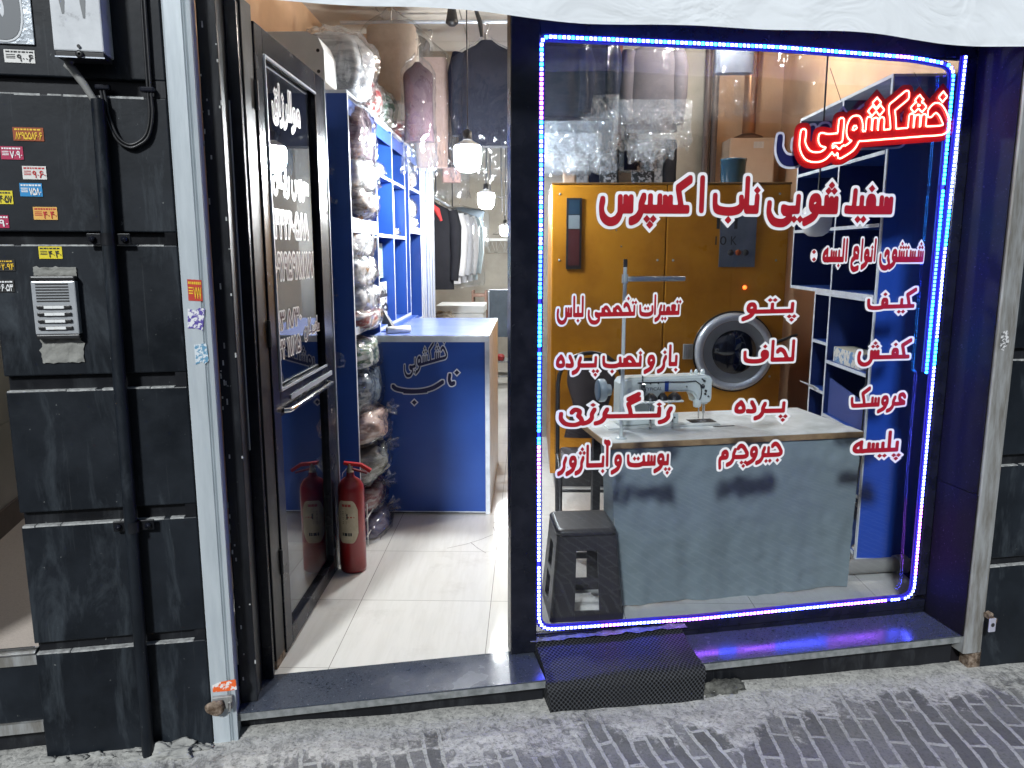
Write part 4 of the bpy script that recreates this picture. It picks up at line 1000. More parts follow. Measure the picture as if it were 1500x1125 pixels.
sticker(*A(-16, 279, 20, 299), S_ye, I_bk, '۴۰۵۷', "yellow sticker with black digits cut by the left edge, beside the blue sticker")
sticker(*A(48, 303, 85, 322), S_am, I_rd, '۴۰۴۰', "amber sticker with red digits above the pillar groove")
sticker(*A(-20, 315, 14, 334), S_ma, I_wh, '۰۹۰', "magenta sticker at the left edge, lower of the two magenta ones")
sticker(*A(56, 361, 92, 379), S_ye, I_bk, '۴۰۴۰', "yellow sticker with black digits just above the intercom")
sticker(*A(-12, 380, 23, 397), S_bk, I_ye, '۲۰۹۴', "black sticker with yellow digits at the left edge beside the intercom")
sticker(*A(-12, 410, 22, 428), S_bk, I_wh, '۶۰۵۳', "black sticker with white digits at the left edge, lowest of all")
A = lambda x0, y0, x1, y1: (at_n(x0, y0, -.0225), at_n(x1, y1, -.0225))
G2 = "stickers on the left shutter rail"
sticker(*A(274, 409, 297, 440), flat("red sticker", (.5, .05, .03)), I_ye, '۷۷۷', "red sticker with yellow print on the left shutter rail", -.0226, G2, -4)
def torn(p, col, name, label, n=-.0226, grp=G2):
    uz = [at_n(x, y, n) for x, y in p]
    MB().prism(uz, lambda a, b, d: F(a, n - d, b), 0, .0008).build("sticker", col, None, label, "sticker", grp)
def mottled(n, a, b, s=60): return pm(n, a, .5, c2=b, nscale=s, lo=.48, hi=.53)
torn([(275, 452), (286, 455), (292, 451), (300, 452), (297, 484), (286, 481), (275, 481)], mottled("torn purple", (.10, .07, .32), (.7, .7, .72)), "s", "torn purple and white sticker on the left shutter rail")
torn([(284, 505), (302, 503), (306, 528), (301, 533), (296, 530), (287, 534)], mottled("torn pale blue", (.12, .28, .42), (.6, .66, .7), 90), "s", "torn pale blue sticker on the left shutter rail, lowest of the three above the hasp")
torn([(311, 1004), (322, 999), (345, 995), (347, 1010), (334, 1012), (312, 1014)], mottled("torn orange", (.75, .12, .02), (.72, .7, .68), 40), "s", "torn orange sticker above the rusty hasp")
torn([(1467, 487), (1476, 484), (1478, 500), (1470, 514), (1464, 510)], mottled("torn white", (.6, .6, .6), (.1, .1, .1), 90), "s", "torn white sticker on the right shutter rail", -.0226, "stickers on the right shutter rail")
# ================================================================ inside of the shop
def floor_mat():
    m, t, b = nt("shop floor tiles")
    tc = t.nodes.new("ShaderNodeTexCoord"); mp = t.nodes.new("ShaderNodeMapping"); mp.inputs['Location'].default_value = (.172, -2.783 + .03, 0)
    t.links.new(tc.outputs['Object'], mp.inputs[0])
    br = t.nodes.new("ShaderNodeTexBrick"); br.offset = 0; br.inputs['Scale'].default_value = 1; br.inputs['Brick Width'].default_value = .605; br.inputs['Row Height'].default_value = .598
    br.inputs['Mortar Size'].default_value = .0016; br.inputs['Mortar Smooth'].default_value = .1; br.inputs['Bias'].default_value = 0
    br.inputs['Color1'].default_value = (.66, .645, .61, 1); br.inputs['Color2'].default_value = (.70, .685, .65, 1); br.inputs['Mortar'].default_value = (.20, .19, .17, 1)
    t.links.new(mp.outputs[0], br.inputs[0])
    v = coords(t, (9, .9, 1)); n = noise_n(t, v, 3.2, 7, .65, .6)
    c = mixc(t, ramp(t, n, [(.42, (0, 0, 0)), (.7, (.5, .5, .5))]), br.outputs[0], (.56, .54, .50))
    d = noise_n(t, tc.outputs['Object'], 3.5, 7, .7); c = mixc(t, ramp(t, d, [(.56, (0, 0, 0)), (.75, (.35, .35, .35))]), c, (.36, .33, .29))
    t.links.new(c, b.inputs[0])
    t.links.new(ramp(t, d, [(.3, (.06, .06, .06)), (.7, (.20, .20, .20))]), b.inputs['Roughness'])
    bump(t, b, br.outputs[1], -.2, .003); return m
mb = MB(); p = [F(-.0485, .3305, -.0005), F(3.0, .3305, -.0005), W(2.12, 11.3, -.0005), W(-1.62, 11.3, -.0005), W(-1.62, 3.0, -.0005)]
fl = [W(-1.62, 2.70, -.0006), F(-.0485, .3301, -.0006), F(3.0, .3301, -.0006), W(2.12, 11.3, -.0006), W(-1.62, 11.3, -.0006)]
mb.add(fl, [(0, 1, 2, 3, 4)])
mb.add([F(-.0485, .2301, .0006), F(1.067, .2301, .0006), F(1.067, .3299, .0006), F(-.0485, .3299, .0006)], [(0, 1, 2, 3)])
me = bpy.data.meshes.new("shop_floor"); me.from_pydata(mb.v, [], mb.f); me.materials.append(floor_mat()); place("shop_floor", me, Vector((0, 0, 0)), kind='structure')
# hairline cracks in one tile
mb = MB()
for pl in ([(655, 803), (683, 797), (705, 790), (722, 783)], [(690, 795), (700, 803), (712, 810)], [(723, 772), (729, 790), (727, 806)], [(722, 766), (737, 762), (745, 760)]):
    for a, b_ in zip(pl, pl[1:]):
        P = [CAMP + ray(*q) * (-1.5994 / ray(*q).z) for q in (a, b_)]; d = (P[1] - P[0]).normalized(); s = Vector((-d.y, d.x, 0)) * .0016
        mb.add([P[0] - s, P[0] + s, P[1] + s, P[1] - s], [(0, 1, 2, 3)])
mb.build("floor_crack", pm("crack dirt", (.10, .09, .08), .8), None, "thin dark cracks in the floor tile right of the blue counter", "cracks", kind='stuff')

def wallbox(name, x0, x1, y0, y1, z0, z1, mat, label, cat="wall"):
    return MB().box(x0, x1, y0, y1, z0, z1).build(name, mat, None, label, cat)
wallbox("side_wall", -1.72, -1.62, 2.72, 11.4, -.02, 3.35, M_peach, "apricot wall behind the blue shelves on the left side of the shop")
wallbox("side_wall", 2.06, 2.16, 3.32, 6.9, -.02, 3.35, M_peach, "apricot wall behind the blue shelves on the right side of the shop")
wallbox("back_wall", -1.62, 1.0, 11.2, 11.3, -.02, 3.35, M_plank, "grey beige wall at the far end behind the wire hangers")
t = thing("back_wall", "boarded wall behind the orange machine, grey beige with an apricot part at right", "wall", W(1.0, 6.6, 0))
mb = MB()
for x0, x1 in ((-.02, .36), (.363, .74), (.743, 1.02), (1.023, 1.43)): mb.bevbox(x0, x1, 6.6, 6.66, -.01, 3.34, W, .003)
mb.build("board", M_plank, t)
MB().bevbox(1.433, 2.058, 6.6, 6.66, -.01, 3.34, W, .003).build("apricot_panel", M_peach, t)
wallbox("partition", -.02, .05, 6.665, 11.195, -.01, 3.34, M_plank, "pale partition along the passage to the back of the shop")
wallbox("timber_column", .50, .56, 6.42, 6.52, 0, 3.34, pm("orange wood", (.45, .22, .09), .5, c2=(.35, .16, .06), nscale=6, stretch=(6, 6, .4)), "narrow orange wooden column among the hanging clothes above the machine", "column")
t = thing("ceiling", "pale suspended ceiling of square boards over the shop", "ceiling", W(0, 6, 3.35))
t['kind'] = 'structure'
mb = MB()
for i in range(7):
    for j in range(15):
        x0 = -1.72 + .6 * i; y0 = 2.65 + .6 * j
        mb.box(x0 + .003, min(x0 + .597, 2.2), y0 + .003, y0 + .597, 3.35, 3.37)
mb.build("ceiling_board", M_ceil, t); MB().box(-1.75, 2.25, 2.6, 11.6, 3.372, 3.45).build("ceiling_slab", M_dark, t)

# ---------------------------------------------------------------- left shelving
SX, SB = -.92, -1.58
def shelf_unit(name, label, ys, sx, sb, top, boards, zb=0.0, header=None, end=True, flip=1):
    """ys: upright positions along the wall; boards: list per bay of shelf heights"""
    t = thing(name, label, "shelving", W((sx + sb) / 2, (ys[0] + ys[-1]) / 2, zb))
    th = .018; up = MB(); bd = MB(); ed = MB(); bk = MB()
    e0, e1 = (sx, sx + .0015 * flip)
    xe0, xe1 = min(e0, e1), max(e0, e1); x0, x1 = min(sx, sb), max(sx, sb)
    for k, y in enumerate(ys):
        if k == 0: continue
        up.box(x0, x1, y, y + th, zb, top); ed.box(xe0, xe1, y, y + th, zb, top)
    if end:
        o = MB().bevbox(x0, x1, ys[0], ys[0] + th, zb, top, W, .001).build("end_panel", M_blue, t)
        ed.box(xe0, xe1, ys[0] - .001, ys[0] + th, zb, top)
        ed.box(x0, x1, ys[0] - .0015, ys[0] - .0005, zb, zb + .012)
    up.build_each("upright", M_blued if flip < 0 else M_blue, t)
    for k in range(len(ys) - 1):
        for z, h in boards[k]:
            bd.box(x0 + .002, x1 - .0005, ys[k] + th + .0005, ys[k + 1] - .0005, z, z + h); ed.box(xe0, xe1, ys[k] + th, ys[k + 1], z, z + h)
    bd.build_each("shelf_board", M_blue, t)
    if header: 
        hb = MB()
        for k in range(len(ys) - 1): hb.box(xe0 - .004, xe1 - .002 * flip, ys[k] + th + .001, ys[k + 1] - .001, header, top - .02)
        hb.build_each("header_panel", M_blue, t)
    tp = MB().box(x0, x1, ys[0], ys[-1] + th, top + .0005, top + .016); tp.build("top_board", M_edge, t)
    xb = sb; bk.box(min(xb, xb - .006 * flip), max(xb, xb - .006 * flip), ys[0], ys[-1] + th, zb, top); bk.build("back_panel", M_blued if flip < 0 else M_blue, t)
    ed.build("white_edging", M_edge, t)
    return t
shelf_unit("shelf_unit", "tall blue shelf unit with white edges full of wrapped bundles left of the counter", [4.03, 4.72, 5.28, 5.80, 5.98, 6.60], SX, SB, 2.39,
           [[(.10, .018), (1.165, .04), (1.705, .075)], [(1.12, .02), (1.695, .02), (2.06, .016)], [(1.12, .02), (1.695, .02), (2.06, .016)], [(1.12, .02)], [(1.0, .06), (1.75, .05), (2.08, .02)]], 0.0, 2.29)
MB().bevbox(SX - .02, SX + .06, 4.73, 5.96, 1.100, 1.1195, W, .003).build("ledge", M_blue, None, "narrow blue ledge along the blue shelves at counter height", "ledge")
t = thing("aluminium_cabinet", "tall aluminium fronted cabinet between the blue shelves and the clothes rail", "cabinet", W(-1.1, 7.0, 0))
mb = MB(); mb.bevbox(-1.27, -.925, 6.63, 7.44, 0, 2.42, W, .003); mb.build("body", M_blue, t)
mb = MB()
for y in (6.63, 6.78, 7.0, 7.2, 7.40): mb.bevbox(-.9245, -.905, y, y + .05, 0, 2.42, W, .004)
mb.bevbox(-1.0, -.92, 6.605, 6.628, .0, 2.42, W, .004); mb.build("profile", M_steel, t)

# wrapped bundles ---------------------------------------------------
def blob(c, sx, sy, sz, seed, amp=.22, fr=2.0, rot=(0, 0, 0), sub=4, fine=.05, pw=.72):
    bm = bmesh.new(); bmesh.ops.create_icosphere(bm, subdivisions=sub, radius=1)
    Rm = Matrix.Rotation(rot[2], 3, 'Z') @ Matrix.Rotation(rot[1], 3, 'Y') @ Matrix.Rotation(rot[0], 3, 'X'); o = Vector((seed * 3.1, seed * 1.7, seed * .9))
    for v in bm.verts:
        q = v.co.copy(); d = Vector((math.copysign(abs(q.x) ** pw, q.x), math.copysign(abs(q.y) ** pw, q.y), math.copysign(abs(q.z) ** pw, q.z)))
        k = 1 + amp * mnoise.noise(q * fr + o) + fine * mnoise.noise(q * 7 + o) + fine * .7 * abs(mnoise.noise(q * 15 + o))
        v.co = c + Rm @ Vector((d.x * sx * k, d.y * sy * k, d.z * sz * k))
    r = ([v.co.copy() for v in bm.verts], [[v.index for v in f.verts] for f in bm.faces]); bm.free(); return r
CL = {}
def cloth_mat(key, a, b_, scale=9, stretch=(1, 1, 4), lo=.44, hi=.56):
    if key not in CL: CL[key] = pm("cloth " + key, a, .75, c2=b_, nscale=scale, lo=lo, hi=hi, bscale=60, bstr=.25, stretch=stretch)
    return CL[key]
def bundle(c, s, mat, label, seed, rot=(0, 0, 0), tail=True, grp="wrapped bundles on the left shelves"):
    c = Vector(c); t = thing("wrapped_bundle", label, "bundle", c - Vector((0, 0, s[2])), grp)
    mb = MB(); v, f = blob(c, s[0] * .92, s[1] * .92, s[2] * .92, seed, .16, 2.2, rot); mb.add(v, f, True); mb.build("folded_cloth", mat, t)
    mb = MB(); v, f = blob(c, s[0] * 1.03, s[1] * 1.03, s[2] * 1.03, seed, .18, 2.2, rot, 4, .10); mb.add(v, f, True)
    if tail:                                   # gathered end of the bag
        ax = Matrix.Rotation(rot[2], 3, 'Z') @ Matrix.Rotation(rot[1], 3, 'Y') @ Vector((1, -.25, .25)).normalized(); b0 = c + ax * s[0] * .95
        e = ax.cross(Vector((0, 0, 1))).normalized(); g = ax.cross(e); L = min(s[0], .12)
        def tl(i, j):
            a = 2 * math.pi * i; r = (.012 + .05 * j + .02 * mnoise.noise(Vector((math.cos(a) * 2, math.sin(a) * 2, seed)))) * (1 + .5 * math.sin(a * 5 + seed) * j)
            return b0 + ax * (L * j * .6) + e * math.cos(a) * r + g * math.sin(a) * r * .6
        mb.grid(tl, 20, 5)
    mb.build("clear_bag", M_wrap, t); return t
cs = dict(purple=((.10, .045, .075), (.22, .16, .20)), white=((.55, .55, .55), (.70, .70, .71)), taupe=((.30, .27, .25), (.12, .09, .08)), silver=((.42, .44, .47), (.66, .68, .70)), red=((.50, .46, .43), (.30, .03, .03)),
          green=((.42, .44, .42), (.03, .09, .05)), slate=((.05, .07, .10), (.20, .24, .28)), pink=((.45, .27, .22), (.55, .40, .34)), olive=((.20, .20, .17), (.32, .32, .29)), wine=((.20, .03, .04), (.34, .26, .26)), violet=((.12, .11, .20), (.20, .19, .28)), cream=((.52, .46, .38), (.30, .24, .18)))
for px, py, hw, hh, key, label, rz in (
    (531, 205, .14, .155, 'purple', "large dark purple bundle in clear film, topmost bay of the first shelf column", .1),
    (533, 262, .13, .085, 'white', "white bundle wrapped in film directly under the large purple bundle", -.1),
    (535, 302, .14, .085, 'taupe', "grey and brown bundle in film resting on the upper thick shelf", .15),
    (530, 358, .11, .085, 'silver', "silver grey bundle just under the upper thick shelf", 0),
    (532, 398, .12, .085, 'white', "round white bundle, second from the top in the middle bay", .2),
    (536, 436, .125, .08, 'silver', "silver bundle rolled up, third from the top in the middle bay", -.2),
    (538, 462, .14, .065, 'red', "white bundle with red pattern lying on the lower thick shelf", .1),
    (540, 512, .13, .085, 'green', "white and dark green bundle right below the lower thick shelf", .1),
    (542, 562, .14, .13, 'slate', "big slate blue bundle in film below the green one", -.1),
    (548, 608, .15, .085, 'pink', "pink and beige bundle tilted out of the shelf beside the counter", .5),
    (551, 655, .15, .09, 'olive', "olive grey bundle in film with a small white tag", .5),
    (555, 697, .13, .07, 'wine', "dark red bundle right of the fire extinguisher handle", .3),
    (556, 735, .15, .085, 'violet', "violet grey bundle in loose film near the floor", .4),
    (549, 782, .11, .07, 'cream', "cream bundle lowest in the stack beside the fire extinguisher", .2)):
    p = at_x(px, py, -.955)
    bundle((-1.03 if rz < .25 else -1.0, 4.375, p.z), (hw * 1.22, .315, hh * 1.16), cloth_mat(key, *cs[key]), label, px * .37 + py, (0, -.25 if rz > .25 else 0, rz * .3), rz > .25)
t = thing("wire_rack", "thin white wire rack at the bottom of the blue shelf beside the fire extinguisher", "rack", W(-.9, 4.35, 0))
mb = MB()
for z in (.06, .16): mb.tube([W(-.885, 4.0, z), W(-.885, 4.52, z)], .004, 6)
for y in (4.02, 4.50): mb.tube([W(-.885, y, 0), W(-.885, y, .24)], .004, 6)
mb.build_each("wire", M_white, t)
for px, py, hw, hh, key, label, Y in (
    (535, 108, .20, .20, 'silver', "big silver film bundle on top of the shelf beside the white wall unit", 4.55),
    (557, 150, .15, .13, 'red', "red and white bundle on top of the shelf behind the big silver one", 5.05),
    (576, 168, .16, .14, 'green', "dark green bundle in film in the middle of the shelf top", 5.5),
    (592, 184, .17, .12, 'wine', "red striped bundle in film at the far end of the shelf top", 6.05)):
    bundle((-1.08, Y, 2.41 + hh), (hw, .25, hh), cloth_mat(key, *cs[key]), label, px * .7, (0, 0, .1), False, "wrapped bundles on top of the left shelves")
for Y, z, hw, hh, key, label in ((6.28, 2.17, .11, .075, 'taupe', "small dark bundle in the far bay high beside the security camera"), (6.28, 1.94, .10, .10, 'white', "white bundle in the far bay, upper of two"), (6.28, 1.83, .11, .06, 'white', "flat white bundle in the far bay, lower of two"),
                               (5.06, 2.12, .09, .05, 'slate', "flat grey folded cloth in the upper middle bay of the shelf"), (5.54, 1.745, .09, .035, 'silver', "small silver packet below the framed certificate")):
    bundle((-1.02, Y, z), (hw, .17, hh), cloth_mat(key, *cs[key]), label, Y + z * 3, (0, 0, 0), False)
# white wall unit on the shelf
t = thing("air_unit", "white rounded air unit with a flat end panel standing on the shelf top", "air unit", W(-1.25, 4.1, 2.41))
pf = [(-1.50, 2.407), (-1.06, 2.407), (-1.035, 2.45), (-1.035, 2.60), (-1.06, 2.66), (-1.12, 2.69), (-1.50, 2.69)]
MB().prism(pf, lambda a, b, d: W(a, d, b), 4.06, 4.30).build("housing", M_white, t)
mb = MB()
for x in (-1.07, -1.07):
    pass
for z in (2.50, 2.60): mb.lathe([(0, 0), (.009, 0)], W(-1.065, 4.0595, z), (0, -1, 0), 10)
mb.build_each("screw_hole", M_ink, t)
# papers and small things in the bays
def sheet(name, y0, y1, z0, z1, x, mat, label, cat, th=.003):
    return MB().bevbox(x - th, x, y0, y1, z0, z1, W, .0008).build(name, mat, None, label, cat)
M_paper = pm("pale paper", (.62, .66, .66), .7, c2=(.56, .60, .60), nscale=20)
M_gpaper = pm("green paper", (.32, .46, .40), .7, c2=(.28, .42, .36), nscale=20)
t = thing("certificate", "framed certificate with a small dark square standing in the blue shelf", "certificate", W(-.99, 5.54, 1.76))
MB().bevbox(-1.0, -.985, 5.36, 5.73, 1.78, 2.04, W, .002).build("frame", M_steel, t)
MB().box(-.9848, -.984, 5.375, 5.715, 1.795, 2.025).build("sheet", M_paper, t)
mb = MB(); mb.box(-.9838, -.9834, 5.52, 5.56, 1.90, 1.93)
for z in (1.99, 1.975, 1.96, 1.87, 1.855, 1.84): mb.box(-.9838, -.9834, 5.42, 5.67, z, z + .003)
mb.build("print", M_ink, t)
t = thing("price_sheet", "green ruled price sheet leaning in the shelf above the counter", "paper", W(-.99, 5.2, 1.36))
MB().bevbox(-1.002, -.998, 4.80, 5.45, 1.43, 1.66, W, .001).build("sheet", M_gpaper, t)
mb = MB()
for k in range(10): mb.box(-.9978, -.9974, 4.84, 5.40, 1.45 + k * .02, 1.4515 + k * .02)
mb.build("ruled_line", pm("dark green ink", (.05, .12, .09), .6), t)
sheet("notice", 5.47, 5.66, 1.40, 1.60, -.996, pm("pale blue paper", (.40, .56, .62), .7), "pale blue slip beside the green price sheet", "paper")
t = thing("notice", "white notice with black Persian lettering under the green price sheet", "notice", W(-.97, 5.2, 1.15))
MB().bevbox(-.980, -.976, 4.82, 5.50, 1.145, 1.405, W, .001).build("sheet", M_paper, t)
def TN(a, z, d): return W(-.9758 + d, a, z)
lettering("البسه", TN, 5.36, 4.93, .075, 1.315, (M_ink, None), t)
lettering("تحویل", TN, 5.38, 4.90, .075, 1.215, (M_ink, None), t)
t = thing("label_card", "small white card with an orange top stuck in the far bay of the shelf", "card", W(-.93, 6.25, 1.5))
MB().box(-.999, -.996, 6.14, 6.38, 1.44, 1.53).build("card", M_white, t); MB().box(-.999, -.9955, 6.14, 6.38, 1.5302, 1.60).build("orange_band", pm("orange card", (.65, .16, .03), .6), t)
t = thing("card_reader", "black card reader leaning on the ledge in front of the white notice", "card reader", W(-.90, 4.98, 1.12))
mb = MB(); mb.hexa([W(-.955, 4.98, 1.1198), W(-.885, 4.96, 1.1198), W(-.885, 5.05, 1.1198), W(-.955, 5.07, 1.1198), W(-.965, 4.99, 1.22), W(-.945, 4.98, 1.225), W(-.945, 5.03, 1.225), W(-.965, 5.05, 1.22)]); mb.build("body", M_dark, t)
mb = MB(); mb.bevbox(-.89, -.83, 4.80, 4.90, 1.1198, 1.135, W, .004); mb.build("handset", M_frame, t)
t = thing("paper_roll", "roll of white paper lying at the left end of the counter top", "paper roll", W(-.83, 4.75, 1.116))
MB().lathe([(.010, 0), (.022, 0), (.022, .15), (.010, .15)], W(-.86, 4.62, 1.1355), (.8, .5, .0), 18).build("paper", M_white, t)
MB().lathe([(0, .0), (.0099, .0), (.0099, .15), (0, .15)], W(-.8608, 4.6195, 1.1355), (.8, .5, .0), 12).build("core", M_dark, t)

# ---------------------------------------------------------------- counter
t = thing("counter", "blue laminate counter with white edges and black silver outlined Persian lettering", "counter", W(-.58, 5.1, 0))
MB().bevbox(-.927, -.2635, 4.552, 5.78, .012, 1.072, W, .001).build("body", M_blue, t)
MB().box(-.915, -.27, 4.57, 5.77, 0, .0115).build("plinth", M_dark, t)
mb = MB(); mb.bevbox(-.263, -.236, 4.550, 5.79, 0, 1.0725, W, .001); mb.build("side_panel", M_edge, t)
mb = MB(); mb.bevbox(-.928, -.235, 4.546, 5.80, 1.0728, 1.110, W, .002); mb.build("top_edging", M_edge, t)
MB().box(-.926, -.240, 4.551, 5.79, 1.1102, 1.1125).build("top_laminate", pm("pale blue worktop", (.16, .22, .50), .22, c2=(.2, .26, .52), nscale=4), t)
MB().box(-.926, -.264, 4.5495, 4.5518, .012, .018).build("kick_edging", M_edge, t)
def TC(a, z, d): return W(a, 4.5515 - d, z)
def pc(x, y): p = at_y(x, y, 4.5515); return p.x, p.z
xr, zr = pc(655, 523); xl, zl = pc(592, 548); _, zk = pc(620, 500)
lettering("خشکشویی", TC, xr, xl, .105, zr, (M_vnavy, M_silver), t, base_l=zl + .03, out=.075, pen=(.055, .08, .09), gap=.0008)
def traced(strokes, dts, pen, out):
    for o, m_, g in ((0, M_vnavy, .0016), (out, M_silver, .0008)):
        vs, fs = fill_field(*field(strokes, dts, *pen, o, .02)); mb = MB()
        def q(a, b): x, z = pc(560 + a * 100 / 7.03, 460 - b * 100 / 7.03); return W(x, 4.5515 - g, z)
        mb.add([q(a, b) for a, b in vs], fs); mb.build("lettering" if o == 0 else "letter_outline", m_, t, fix=False)
traced([smooth_pts([(1.12, -7.45), (1.5, -7.72), (2.6, -7.92), (4.0, -7.9), (5.2, -7.6), (6.2, -7.0)], 8), smooth_pts([(2.3, -7.98), (3.3, -8.0), (4.5, -7.9)]), smooth_pts([(6.95, -6.3), (6.9, -6.8), (7.1, -7.2), (7.35, -7.1)], 6)], [(7.68, -6.03), (3.3, -9.1)], (.15, .20, .26), .12)

# ---------------------------------------------------------------- fire extinguisher
ex, ey = -.893, 3.70
t = thing("fire_extinguisher", "dark red fire extinguisher with a cream label standing at the open door's edge", "fire extinguisher", W(ex, ey, 0))
MB().lathe([(0, 0), (.055, 0), (.0645, .008), (.066, .02), (.066, .425), (.062, .45), (.047, .475), (.026, .49), (.020, .497), (.019, .515), (0, .515)], W(ex, ey, 0), (0, 0, 1), 40).build("cylinder", M_red, t)
MB().lathe([(0, .515), (.017, .515), (.017, .53), (.013, .535), (.013, .56), (0, .56)], W(ex, ey, 0), (0, 0, 1), 20).build("valve", pm("brass", (.45, .40, .30), .35, .9), t)
mb = MB()
mb.hexa([W(ex - .03, ey - .012, .556), W(ex + .055, ey - .012, .545), W(ex + .055, ey + .012, .545), W(ex - .03, ey + .012, .556), W(ex - .03, ey - .012, .570), W(ex + .058, ey - .012, .560), W(ex + .058, ey + .012, .560), W(ex - .03, ey + .012, .570)])
mb.hexa([W(ex + .0555, ey - .012, .5445), W(ex + .10, ey - .012, .515), W(ex + .10, ey + .012, .515), W(ex + .0555, ey + .012, .5445), W(ex + .0585, ey - .012, .560), W(ex + .108, ey - .012, .529), W(ex + .108, ey + .012, .529), W(ex + .0585, ey + .012, .560)])
mb.build("lever", pm("bright red lever", (.42, .012, .012), .35), t)
mb = MB(); mb.hexa([W(ex - .01, ey - .010, .533), W(ex + .085, ey - .010, .508), W(ex + .085, ey + .010, .508), W(ex - .01, ey + .010, .533), W(ex - .01, ey - .010, .540), W(ex + .085, ey - .010, .515), W(ex + .085, ey + .010, .515), W(ex - .01, ey + .010, .540)]); mb.build("carry_handle", pm("dark red handle", (.20, .01, .01), .4), t)
mb = MB(); mb.tube([W(ex - .012, ey - .018, .54), W(ex - .03, ey - .03, .52), W(ex - .034, ey - .03, .50)], .0025, 6); mb.build("safety_pin", M_chrome, t)
def lab(i, j, r=.0666):                        # rounded label wrapped on the cylinder, facing the street
    a = R(-100 + (i - .5) * 100); x, y = math.cos(a) * r, math.sin(a) * r
    e = abs(i - .5) * 2; top = .385 - .05 * max(0, (e - .45) / .55) ** 2; bot = .165 + .05 * max(0, (e - .45) / .55) ** 2
    return W(ex + x, ey + y, bot + (top - bot) * j)
MB().grid(lab, 24, 6).build("label", pm("cream label", (.55, .47, .33), .5, c2=(.46, .38, .25), nscale=30), t)
mb = MB()
def lm(i0, i1, j0, j1): mb.add([lab(i0, j0, .0670), lab((i0 + i1) / 2, j0, .0670), lab(i1, j0, .0670), lab(i1, j1, .0670), lab((i0 + i1) / 2, j1, .0670), lab(i0, j1, .0670)], [(0, 1, 4, 5), (1, 2, 3, 4)])
for k, (a, b_) in enumerate(((.30, .42), (.44, .55), (.57, .70))): lm(a, b_, .86, .92)
lm(.2, .8, .79, .80); lm(.56, .84, .60, .63)
mb.build("red_print", pm("label red", (.4, .05, .04), .5), t)
mb = MB()
for j in (.74, .70, .66, .60, .56, .50, .46): lm(.18, .5, j, j + .012)
for a in (.28, .38, .45, .55, .64): lm(a, a + .07, .17, .245)
lm(.5, .56, .57, .70)
mb.build("black_print", M_ink, t)

# ---------------------------------------------------------------- lamps
def bulb(px, py, Y, r, lit, label):
    p = at_y(px, py, Y); t = thing("light_bulb", label, "light bulb", p - Vector((0, 0, r)), "bulbs hanging on black cords")
    prof = [(0, -r * 1.0), (r * .45, -r * .96), (r * .8, -r * .72), (r * .97, -r * .3), (r, r * .1), (r * 1.0, r * .62), (r * .93, r * .86)]
    g = MB().lathe(prof, p, (0, 0, 1), 28)
    g.build("diffuser", emis("lit bulb " + str(px), (.94, .98, 1.0), lit) if lit else M_white, t)
    MB().lathe([(r * .935, r * .861), (r * .72, r * 1.06), (r * .40, r * 1.22), (r * .34, r * 1.3)], p, (0, 0, 1), 24).build("collar", M_white, t)
    MB().lathe([(r * .33, r * 1.29), (r * .33, r * 1.9), (r * .1, r * 2.05)], p, (0, 0, 1), 16).build("lamp_holder", M_dark, t)
    MB().tube([p + Vector((0, 0, r * 2)), p + Vector((.003, 0, r * 6)), Vector((p.x, p.y, 3.349))], .0045, 6).build("cord", M_dark, t)
bulb(685, 232, 4.9, .084, BULB, "nearest and largest lit bulb hanging below the plastic covered suit")
bulb(712, 294, 6.6, .070, BULB, "lit bulb second in depth, hanging before the far wall")
bulb(740, 338, 9.4, .065, BULB * .8, "small lit bulb farthest back, partly hidden by the window post")
bulb(1196, 325, 3.95, .073, 0, "unlit frosted bulb hanging behind the shop window in front of the dark shelves")
t = thing("light_bulb", "added unseen fill bulb high under the ceiling above the orange machine", "light bulb", W(1.25, 5.35, 3.13), "bulbs hanging on black cords")
MB().lathe([(0, -.06), (.03, -.055), (.055, -.02), (.058, .02), (.045, .055), (.02, .08)], W(1.25, 5.35, 3.19), (0, 0, 1), 20).build("diffuser", emis("added fill bulb", (1.0, .92, .82), 600), t)  # bulb added above the view to brighten the walls behind the machine
MB().tube([W(1.25, 5.35, 3.27), W(1.25, 5.35, 3.349)], .012, 8).build("lamp_holder", M_dark, t)
p = at_y(662, 22, 5.5); t = thing("lamp_socket", "small black bell shaped lamp socket hanging empty from the ceiling", "lamp socket", p - Vector((0, 0, .08)))
MB().lathe([(.0, -.07), (.02, -.07), (.045, -.05), (.04, -.03), (.028, .04), (.012, .09), (0, .1)], p, (0, 0, 1), 14).build("socket", M_dark, t)
MB().tube([p + Vector((0, 0, .09)), Vector((p.x, p.y, 3.349))], .004, 6).build("cord", M_dark, t)
t = thing("hanging_cable", "loose black cables with a hook hanging beside the second bulb", "cable", W(-.15, 7, 2.0))
mb = MB()
for pl in ([(713, 238), (713, 275)], [(718, 238), (718, 282)], [(734, 240), (736, 310)], [(741, 243), (741, 314), (737, 316)], [(743, 243), (745, 265), (743, 285), (735, 290), (728, 288)]):
    q = [at_y(a, b_, 7.2) for a, b_ in pl]; mb.tube([Vector((q[0].x, 7.2, 3.349))] + q, .006, 6)
mb.build_each("cable", M_dark, t)
t = thing("security_camera", "small white security camera with dark lens at the blue shelf's far top end", "camera", at_y(624, 235, 6.5))
p = at_y(624, 234, 6.45); d = (Vector((-.2, 2.6, 1.9)) - p).normalized()
MB().lathe([(0, -.12), (.05, -.11), (.062, -.05), (.062, .05), (.05, .055)], p, d, 20).build("housing", pm("cream plastic", (.62, .55, .47), .4), t)
MB().lathe([(.05, .056), (.048, .05), (0, .05)], p, d, 20).build("face", M_dark, t); MB().lathe([(0, .058), (.02, .056), (.024, .0505)], p, d, 16).build("lens", M_chrome, t)
